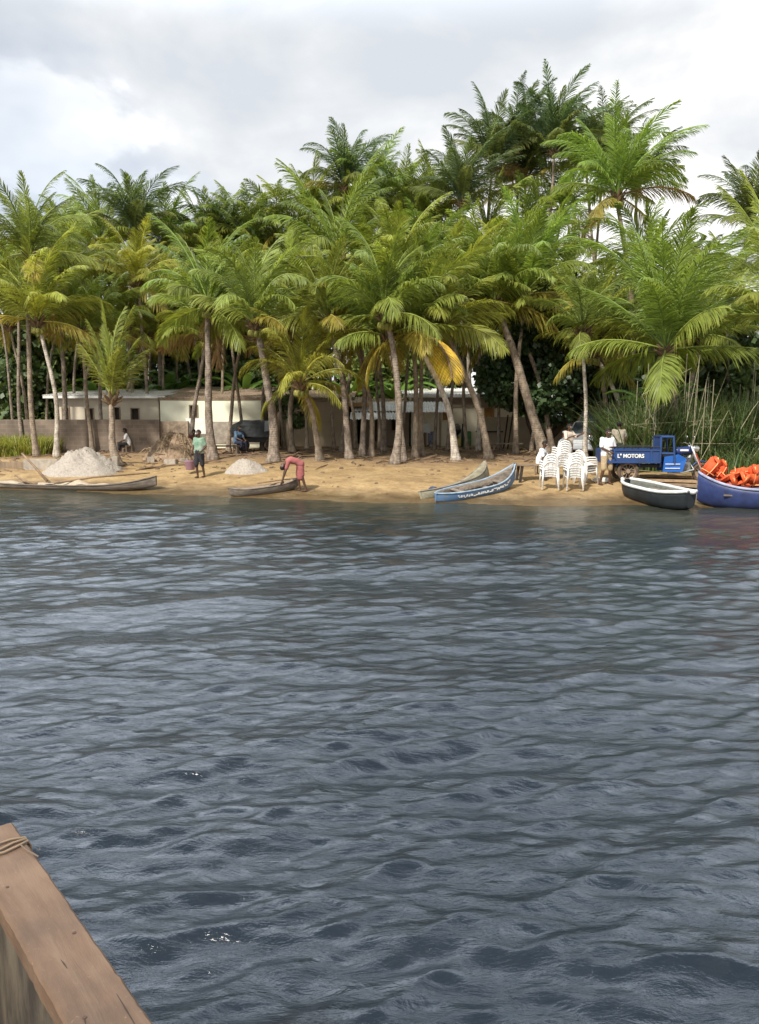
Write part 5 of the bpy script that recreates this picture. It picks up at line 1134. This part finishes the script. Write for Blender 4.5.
# man in the white shirt, arms folded around his front, striding slightly
person(ground(606, 485), 'man in white shirt and khaki shorts standing at the rear of the cargo tricycle', 1.76, R(18), dict(elr=(-.25, -.06, 1.16), wrr=(-.04, -.21, 1.05), ell=(.27, .0, 1.17), wrl=(.03, -.20, 1.18), knr=(-.14, -.05, .50), anr=(-.20, .03, .09), knl=(.13, .0, .50), anl=(.17, .06, .09)), white_sh, khaki, .5, .95)
greensh = cloth('green_white_shirt', (.08, .22, .13), (.34, .38, .31), 4)
P = person(ground(200, 478), 'person in green and white shirt and black shorts walking on the beach', 1.68, R(-25), dict(elr=(-.27, .03, 1.16), wrr=(-.30, -.05, .93), ell=(.26, .05, 1.15), wrl=(.18, -.14, .98), knr=(-.08, -.09, .50), anr=(-.08, -.02, .09), knl=(.10, .03, .50), anl=(.09, .14, .10)), greensh, cloth('black_shorts', (.025, .025, .03)), .45, 1.15)
p = ground(190.5, 474); t = thing('bucket', p+Vector((0, 0, .15)), 'dull purple bucket carried by the person in green and white shirt', 'bucket')
bm_ = cloth('mauve_plastic', (.30, .17, .21)); V = []; 
mb = MB().tube([(0, 0, 0), (0, 0, .02), (0, 0, .30), (0, 0, .34)], [.15, .16, .20, .22], 20); mb.build('tub', bm_, t, True)
MB().tube([(-.2, 0, .33), (-.15, 0, .5), (0, 0, .58), (.15, 0, .5), (.2, 0, .33)], .01, 6).build('handle', blk, t)
# bending person in pink over the small canoe; pose: feet right, hands left on the gunwale
pink = cloth('pink_cloth', (.36, .12, .11), (.28, .08, .08))
person(ground(298, 492), 'person in pink dress bending over the small brown grey canoe', 1.62, R(-78), dict(pel=(0, .10, .93), wai=(0, -.02, 1.03), che=(0, -.24, 1.08), nek=(0, -.40, 1.00), hed=(0, -.48, .90), top=(0, -.50, .87),
    shr=(-.17, -.33, 1.03), shl=(.17, -.33, 1.03), elr=(-.20, -.42, .70), ell=(.20, -.44, .70), wrr=(-.18, -.50, .40), wrl=(.18, -.54, .40), hpr=(-.09, .08, .88), hpl=(.09, .08, .88), knr=(-.10, .02, .48), knl=(.11, .14, .50), anr=(-.10, .08, .09), anl=(.12, .26, .09)), pink, pink, .4, .75, skirt=True)
person(gp(PX(568, 29), 29), 'woman in pale blouse standing behind the white chair stacks', 1.60, R(35), dict(elr=(-.26, -.10, 1.2), wrr=(-.10, -.26, 1.28), ell=(.28, -.12, 1.25), wrl=(.30, -.36, 1.36)), cloth('pale_blouse', (.66, .58, .48), (.52, .42, .34), 6), cloth('brown_skirt', (.20, .12, .08)), .6, 1.6, skirt=True, hair=2, female=True)
person(gp(PX(618, 28.4), 28.4), 'man in grey beige shirt seen from behind, on the far side of the tricycle bed', 1.74, R(170), None, cloth('grey_beige_shirt', (.36, .31, .24)), cloth('dark_trousers', (.05, .045, .045)), .4, 1.7)
person(ground(128, 452), 'person in white top and black trousers sitting behind the concrete blocks', 1.62, R(-70), seated(.32), white_sh, cloth('black_trousers', (.02, .02, .022)), .5, 1.8)
person(ground(238, 453), 'person in blue shirt sitting in front of the covered vehicle', 1.66, R(50), seated(.42), cloth('dark_blue_shirt', (.07, .12, .20), (.12, .2, .3)), cloth('navy_trousers', (.02, .025, .05)), .5, 1.8)
person(ground(192, 457)+Vector((0, .4, 0)), 'person in dark red shirt sitting behind the person in green shirt', 1.6, R(20), seated(.40), cloth('dark_red_shirt', (.14, .035, .03)), cloth('black_trousers', (.02, .02, .022)), .5, 1.8)
person(ground(435, 446), 'woman with orange headwrap and flowered skirt sitting by the cream plaster house', 1.75, R(-30), seated(.56), cloth('white_blouse', (.75, .72, .70), (.60, .45, .42), 7), cloth('flowered_skirt', (.45, .45, .55), (.12, .12, .22), 12), .4, 1.8, skirt=True, wrap=cloth('orange_headwrap', (.50, .13, .05)))
person(gp(PX(541, 27.4), 27.4), 'person in white sitting behind the left chair stack', 1.6, R(60), seated(.36), white_sh, cloth('brown_trousers', (.12, .08, .06)), .5, 1.8)
def stool(loc, h, label, rz=0, w_=.36):
    t = thing('stool', loc, label, 'stool', rz=rz); MB().box((0, .04, h-.025), (w_, .34, .05)).build('seat', woodm, t, bevel=.008)
    for sx_ in (-1, 1):
        for sy_ in (-1, 1): MB().box((sx_*(w_/2-.04), .04+sy_*.13, (h-.05)/2-.05), (.045, .045, h+.05)).build('leg', woodm, t)
stool(ground(128, 452), .32, 'low stool under the person in white top', R(-70)); stool(ground(238, 453), .42, 'stool under the person in blue shirt', R(50)); stool(ground(192, 457)+Vector((0, .4, 0)), .40, 'stool under the person in dark red shirt', R(20)); stool(ground(435, 446), .56, 'high stool under the woman with orange headwrap', R(-30), .4); stool(gp(PX(541, 27.4), 27.4), .36, 'low stool under the person in white behind the chairs', R(60))
# bench beside the person in blue
p = ground(227, 454); t = thing('bench', p, 'low dark wooden bench left of the person in blue shirt', 'bench', rz=.05); MB().box((0, 0, .36), (1.2, .35, .06)).build('seat', darkin, t)
for x in (-.5, .5): MB().box((x, 0, .15), (.08, .3, .4)).build('leg', darkin, t)

# ------------------------------------------------------------------ things by the cream house
def barrel(px, py, r_, h, m, label, name='barrel', cat='barrel'):
    p = ground(px, py); t = thing(name, p, label, cat); mb = MB(); pts = [(0, 0, z*h) for z in (-.05, .0, .03, .3, .33, .36, .64, .67, .70, .97, 1.0)]; mb.tube(pts, [r_*k for k in (.96, .98, 1.02, 1, 1.05, 1, 1, 1.05, 1, 1.02, .97)], 20); mb.build('drum', m, t, True)
    MB().tube([(0, 0, h), (0, 0, h+.03)], r_*.9, 20).build('lid', m, t); return t
barrel(466.5, 446, .24, .72, cloth('green_plastic', (.10, .28, .10)), 'green plastic barrel by the cream plaster house')
barrel(474, 445, .18, .55, cloth('dull_green_plastic', (.07, .15, .07)), 'smaller dark green barrel right of the green plastic barrel')
p = ground(460, 446); t = thing('jerrycan', p, 'yellow jerrycan left of the green plastic barrel', 'jerrycan'); MB().box((0, 0, .2), (.30, .2, .40)).build('can', mat('yellow_plastic', (.75, .62, .16), .5), t, bevel=.04); MB().tube([(-.1, 0, .40), (-.08, 0, .48), (.06, 0, .48), (.08, 0, .40)], .018, 6).build('handle', mat('yellow_plastic_handle', (.75, .62, .16), .5), t)
p = ground(454, 446); t = thing('cooking_pot', p, 'big dark basin with bundle standing on a pale drum left of the jerrycan', 'pot'); MB().tube([(0, 0, 0), (0, 0, .45), (0, 0, .55)], [.2, .2, .22], 16).build('drum', concm, t, True); MB().tube([(0, 0, .55), (0, 0, .7), (0, 0, .86)], [.18, .34, .38], 18).build('basin', blk, t, True)
remesh(MB().cap((-.15, 0, .95), (.15, 0, .98), .18, .17, 12), 'bundle', greyw, .03, t, 3, (.1, .12))
p = ground(463, 447); tag(MB().tube([p, p+Vector((0, 0, .5)), p+Vector((0, 0, .75)), p+Vector((0, 0, 1.0)), p+Vector((0, 0, 1.18))], [.07, .07, .05, .035, .03], 10).build('black_bottle', blk, smooth=True, loc=(0, .35, 0)), 'tall black bottle-shaped container behind the jerrycan', 'container')
p = ground(489, 447); t = thing('market_table', p, 'dark table with thin crossed legs right of the barrels', 'table'); MB().box((0, 0, .78), (1.3, .7, .06)).build('tabletop', darkin, t)
for sx_ in (-1, 1):
    for sy_ in (-1, 1): MB().tube([(sx_*.5, sy_*.28, -.05), (sx_*.35, sy_*.28, .76)], .028, 6).build('leg', woodm, t)
for a, b, lb in [((503, 449), (508, 415), 'left'), ((507, 449), (513, 413), 'right')]:
    q = ground(*a); pole([q+Vector((0, 0, -.2)), at(b[0], b[1], q.y)], .035, lb+' one of the two thin dark poles left of the dark mango trunk', darkin)
p, q = ground(518, 452), ground(494, 451); t = thing('bench', (p+q)/2, 'rough plank bench between the two thin poles and the mango trunk', 'bench'); MB().box((0, 0, .36), (1.5, .25, .05)).build('seat', woodm, t)
for x in (-.6, .6): MB().tube([(x, 0, -.05), (x*.8, 0, .36)], .04, 6).build('leg', woodm, t)
p = ground(424, 447); tag(MB().box((0, 0, .95), (.62, .05, .5), (-.15, 0, 0)).build('sign_board', whitep, loc=p), 'white board propped beside the woman with orange headwrap', 'board')
tag(MB().box((0, 0, .35), (.07, .5, .8), (0, 0, .3)).build('trestle', woodm, loc=p), 'wooden trestle holding the white board beside the woman with orange headwrap', 'trestle')

# ------------------------------------------------------------------ the boat we stand in (gunwale at the lower left)
gz_ = 1.40
def un(px, py, z): 
    r = ray(px, py); t = (z-CAMZ)/r.z; return Vector((r.x*t, r.y*t, z))
A, B_ = un(13, 822, gz_), un(155, 1024, gz_); dirv = (A-B_).normalized(); inn_ = Vector((-dirv.y, dirv.x, 0)); 
if inn_.x > 0: inn_ = -inn_
t = thing('wooden_ferry_boat', (A.x, A.y, 0), 'wooden boat with broad brown worn gunwale plank in the lower left corner', 'boat'); O = Vector((A.x, A.y, 0))
plk = bpy.data.materials.new('worn_plank'); plk.use_nodes = True; nt = plk.node_tree; n = nt.nodes; l = nt.links; b = n['Principled BSDF']; b.inputs['Roughness'].default_value = .7; b.inputs['Specular IOR Level'].default_value = .25
geo = n.new('ShaderNodeNewGeometry'); mp = n.new('ShaderNodeMapping'); mp.inputs['Rotation'].default_value = (0, 0, -math.atan2(dirv.y, dirv.x)); l.new(geo.outputs['Position'], mp.inputs[0])
mpo = mp
mp2 = n.new('ShaderNodeMapping'); mp2.inputs['Scale'].default_value = (1, 6, 6); l.new(mp.outputs[0], mp2.inputs[0]); mp = mp2
a = nz(4, 10, .65, .3); c = ramp(a.outputs['Fac'], [(.3, (.115, .072, .045)), (.5, (.145, .093, .06)), (.7, (.175, .117, .077))])
mp = mpo; a2 = nz(75, 8, .8); sp_ = ramp(a2.outputs['Fac'], [(.60, (0, 0, 0)), (.72, (1, 1, 1))]); a3 = nz(3, 6, .6); st = ramp(a3.outputs['Fac'], [(.35, (.72, .72, .74)), (.6, (1.1, 1.06, 1.02))])
ml = n.new('ShaderNodeMix'); ml.data_type = 'RGBA'; ml.blend_type = 'MULTIPLY'; ml.inputs[0].default_value = 1; l.new(c.outputs[0], ml.inputs[6]); l.new(st.outputs[0], ml.inputs[7])
ml2 = n.new('ShaderNodeMix'); ml2.data_type = 'RGBA'; ml2.inputs[7].default_value = (.46, .33, .22, 1); mm = n.new('ShaderNodeMath'); mm.operation = 'MULTIPLY'; mm.inputs[1].default_value = .5; l.new(sp_.outputs[0], mm.inputs[0]); l.new(mm.outputs[0], ml2.inputs[0]); l.new(ml.outputs[2], ml2.inputs[6]); l.new(ml2.outputs[2], b.inputs['Base Color'])
bp = n.new('ShaderNodeBump'); bp.inputs['Strength'].default_value = .5; bp.inputs['Distance'].default_value = .01; l.new(a.outputs['Fac'], bp.inputs['Height']); l.new(bp.outputs[0], b.inputs['Normal'])
def slab(p0, d, L, w_in, z0, z1, off=0, nseg=60, jag=.003, seed=0):
    rs = random.Random(seed); V = []; Fs = []
    for i in range(nseg+1):
        s_ = L*i/nseg; j0 = rs.gauss(0, jag); j1 = rs.gauss(0, jag)
        for (o, z) in ((off+j0, z0), (off+w_in+j1, z0), (off+w_in+j1, z1-.006), (off+w_in+j1-.006, z1), (off+j0+.006, z1), (off+j0, z1-.006)):
            q = p0-d*s_+inn_*o; V.append((q.x-O.x, q.y-O.y, z))
    M = 6
    for i in range(nseg):
        for k in range(M): a = i*M+k; Fs.append((a, i*M+(k+1) % M, (i+1)*M+(k+1) % M, (i+1)*M+k))
    Fs += [tuple(range(M))[::-1], tuple(nseg*M+k for k in range(M))]; return V, Fs
W_ = (un(65, 1024, gz_)-B_).cross(dirv).length
MB().add(*slab(A, dirv, 4.6, W_, gz_-.045, gz_, 0, 240, .0007, 3)).build('gunwale', plk, t)
rawp = mat('worn_grey_plywood', (.12, .095, .065), .8, noise=7, second=(.035, .027, .02), stretch=(1.5, 1.5, .6), bump=(14, .7, .01))
MB().add(*slab(A-dirv*.02, dirv, 4.5, .05, -.25, gz_-.047, W_*.55, 60, 0, 4)).build('side', rawp, t)
for k in range(6):
    q = A-dirv*(.25+.75*k)+inn_*(W_*.55+.05+.03)-O; MB().box((q.x, q.y, .6), (.06, .08, 1.5), (0, 0, math.atan2(dirv.y, dirv.x))).build('rib', rawp, t)
rs_ = random.Random(12)
nailm = mat('rusty_nail', (.07, .04, .03), .8)
for k in range(9):
    q = A-dirv*(.32+.26*k+rs_.uniform(-.03, .03))+inn_*(W_*(.22 if k % 2 else .74))-O
    MB().tube([(q.x, q.y, gz_-.002), (q.x, q.y, gz_+.0015)], [.0045, .004], 10).build('nail', nailm, t)
crk = mat('dark_split', (.045, .03, .022), .95)
for k in range(7):   # short splits and gouges along the grain
    q = A-dirv*rs_.uniform(.1, 2.0)+inn_*W_*rs_.uniform(.1, .9)-O; L_ = rs_.uniform(.02, .12); e_ = dirv*L_+inn_*rs_.uniform(-.004, .004)
    MB().tube([(q.x, q.y, gz_+.0002), (q.x+e_.x*.5, q.y+e_.y*.5, gz_+.0006), (q.x+e_.x, q.y+e_.y, gz_+.0002)], [.0006, .0016, .0004], 5, flat=.4).build('split', crk, t)
# bow: the side turns across to the other side
E = A+inn_*2.3; V = []
q0 = A-O; q1 = E-O; dd = -dirv*.16
for z in (-.25, gz_-.05): V += [(q0.x, q0.y, z), (q1.x, q1.y, z), (q1.x+dd.x*.4, q1.y+dd.y*.4, z), (q0.x+dd.x*.4, q0.y+dd.y*.4, z)]
MB().add(V, [(0, 1, 2, 3), (4, 7, 6, 5), (0, 4, 5, 1), (1, 5, 6, 2), (2, 6, 7, 3), (3, 7, 4, 0)]).build('bow_board', rawp, t)
q = A-dirv*2.3-O+inn_*1.15; MB().box((q.x, q.y, -.1), (4.4, 2.2, .06), (0, 0, math.atan2(dirv.y, dirv.x))).build('floor', rawp, t)
for s_, nm in ((2.25, 'side'),): q = A-dirv*2.3-O+inn_*2.28; MB().box((q.x, q.y, .6), (4.5, .06, 1.6), (0, 0, math.atan2(dirv.y, dirv.x))).build('side', rawp, t)
# cord lashed round the gunwale near its end, and a joint across the plank
for k, s_ in enumerate((.115, .135, .15)):
    c_ = A-dirv*s_; pts = [c_+inn_*o+Vector((0, 0, z))+dirv*.012*math.sin(o*40+k) for o, z in ((-.006, -.06), (-.007, -.01), (.0, .005), (W_*.25, .005), (W_*.5, .006), (W_*.75, .005), (W_+.002, .004), (W_+.006, -.05))]
    tag(MB().tube([p-Vector((0, 0, 0)) for p in pts], .0035, 6).build('cord', mat('dull_cord', (.24, .17, .11), .9), smooth=True), ['cord loop nearest the end of the gunwale plank', 'middle cord loop around the gunwale plank', 'cord loop furthest from the end of the gunwale plank'][k], 'cord')
pts = [A-dirv*.15+inn_*.02+Vector((0, 0, .006)), A-dirv*.19+inn_*.012+Vector((0, 0, .005)), A-dirv*.235+inn_*-.0+Vector((0, 0, .005))]
tag(MB().tube(pts, .002, 5).build('cord', mat('dull_cord_end', (.14, .10, .07), .9)), 'loose thin cord end lying on the gunwale plank', 'cord')
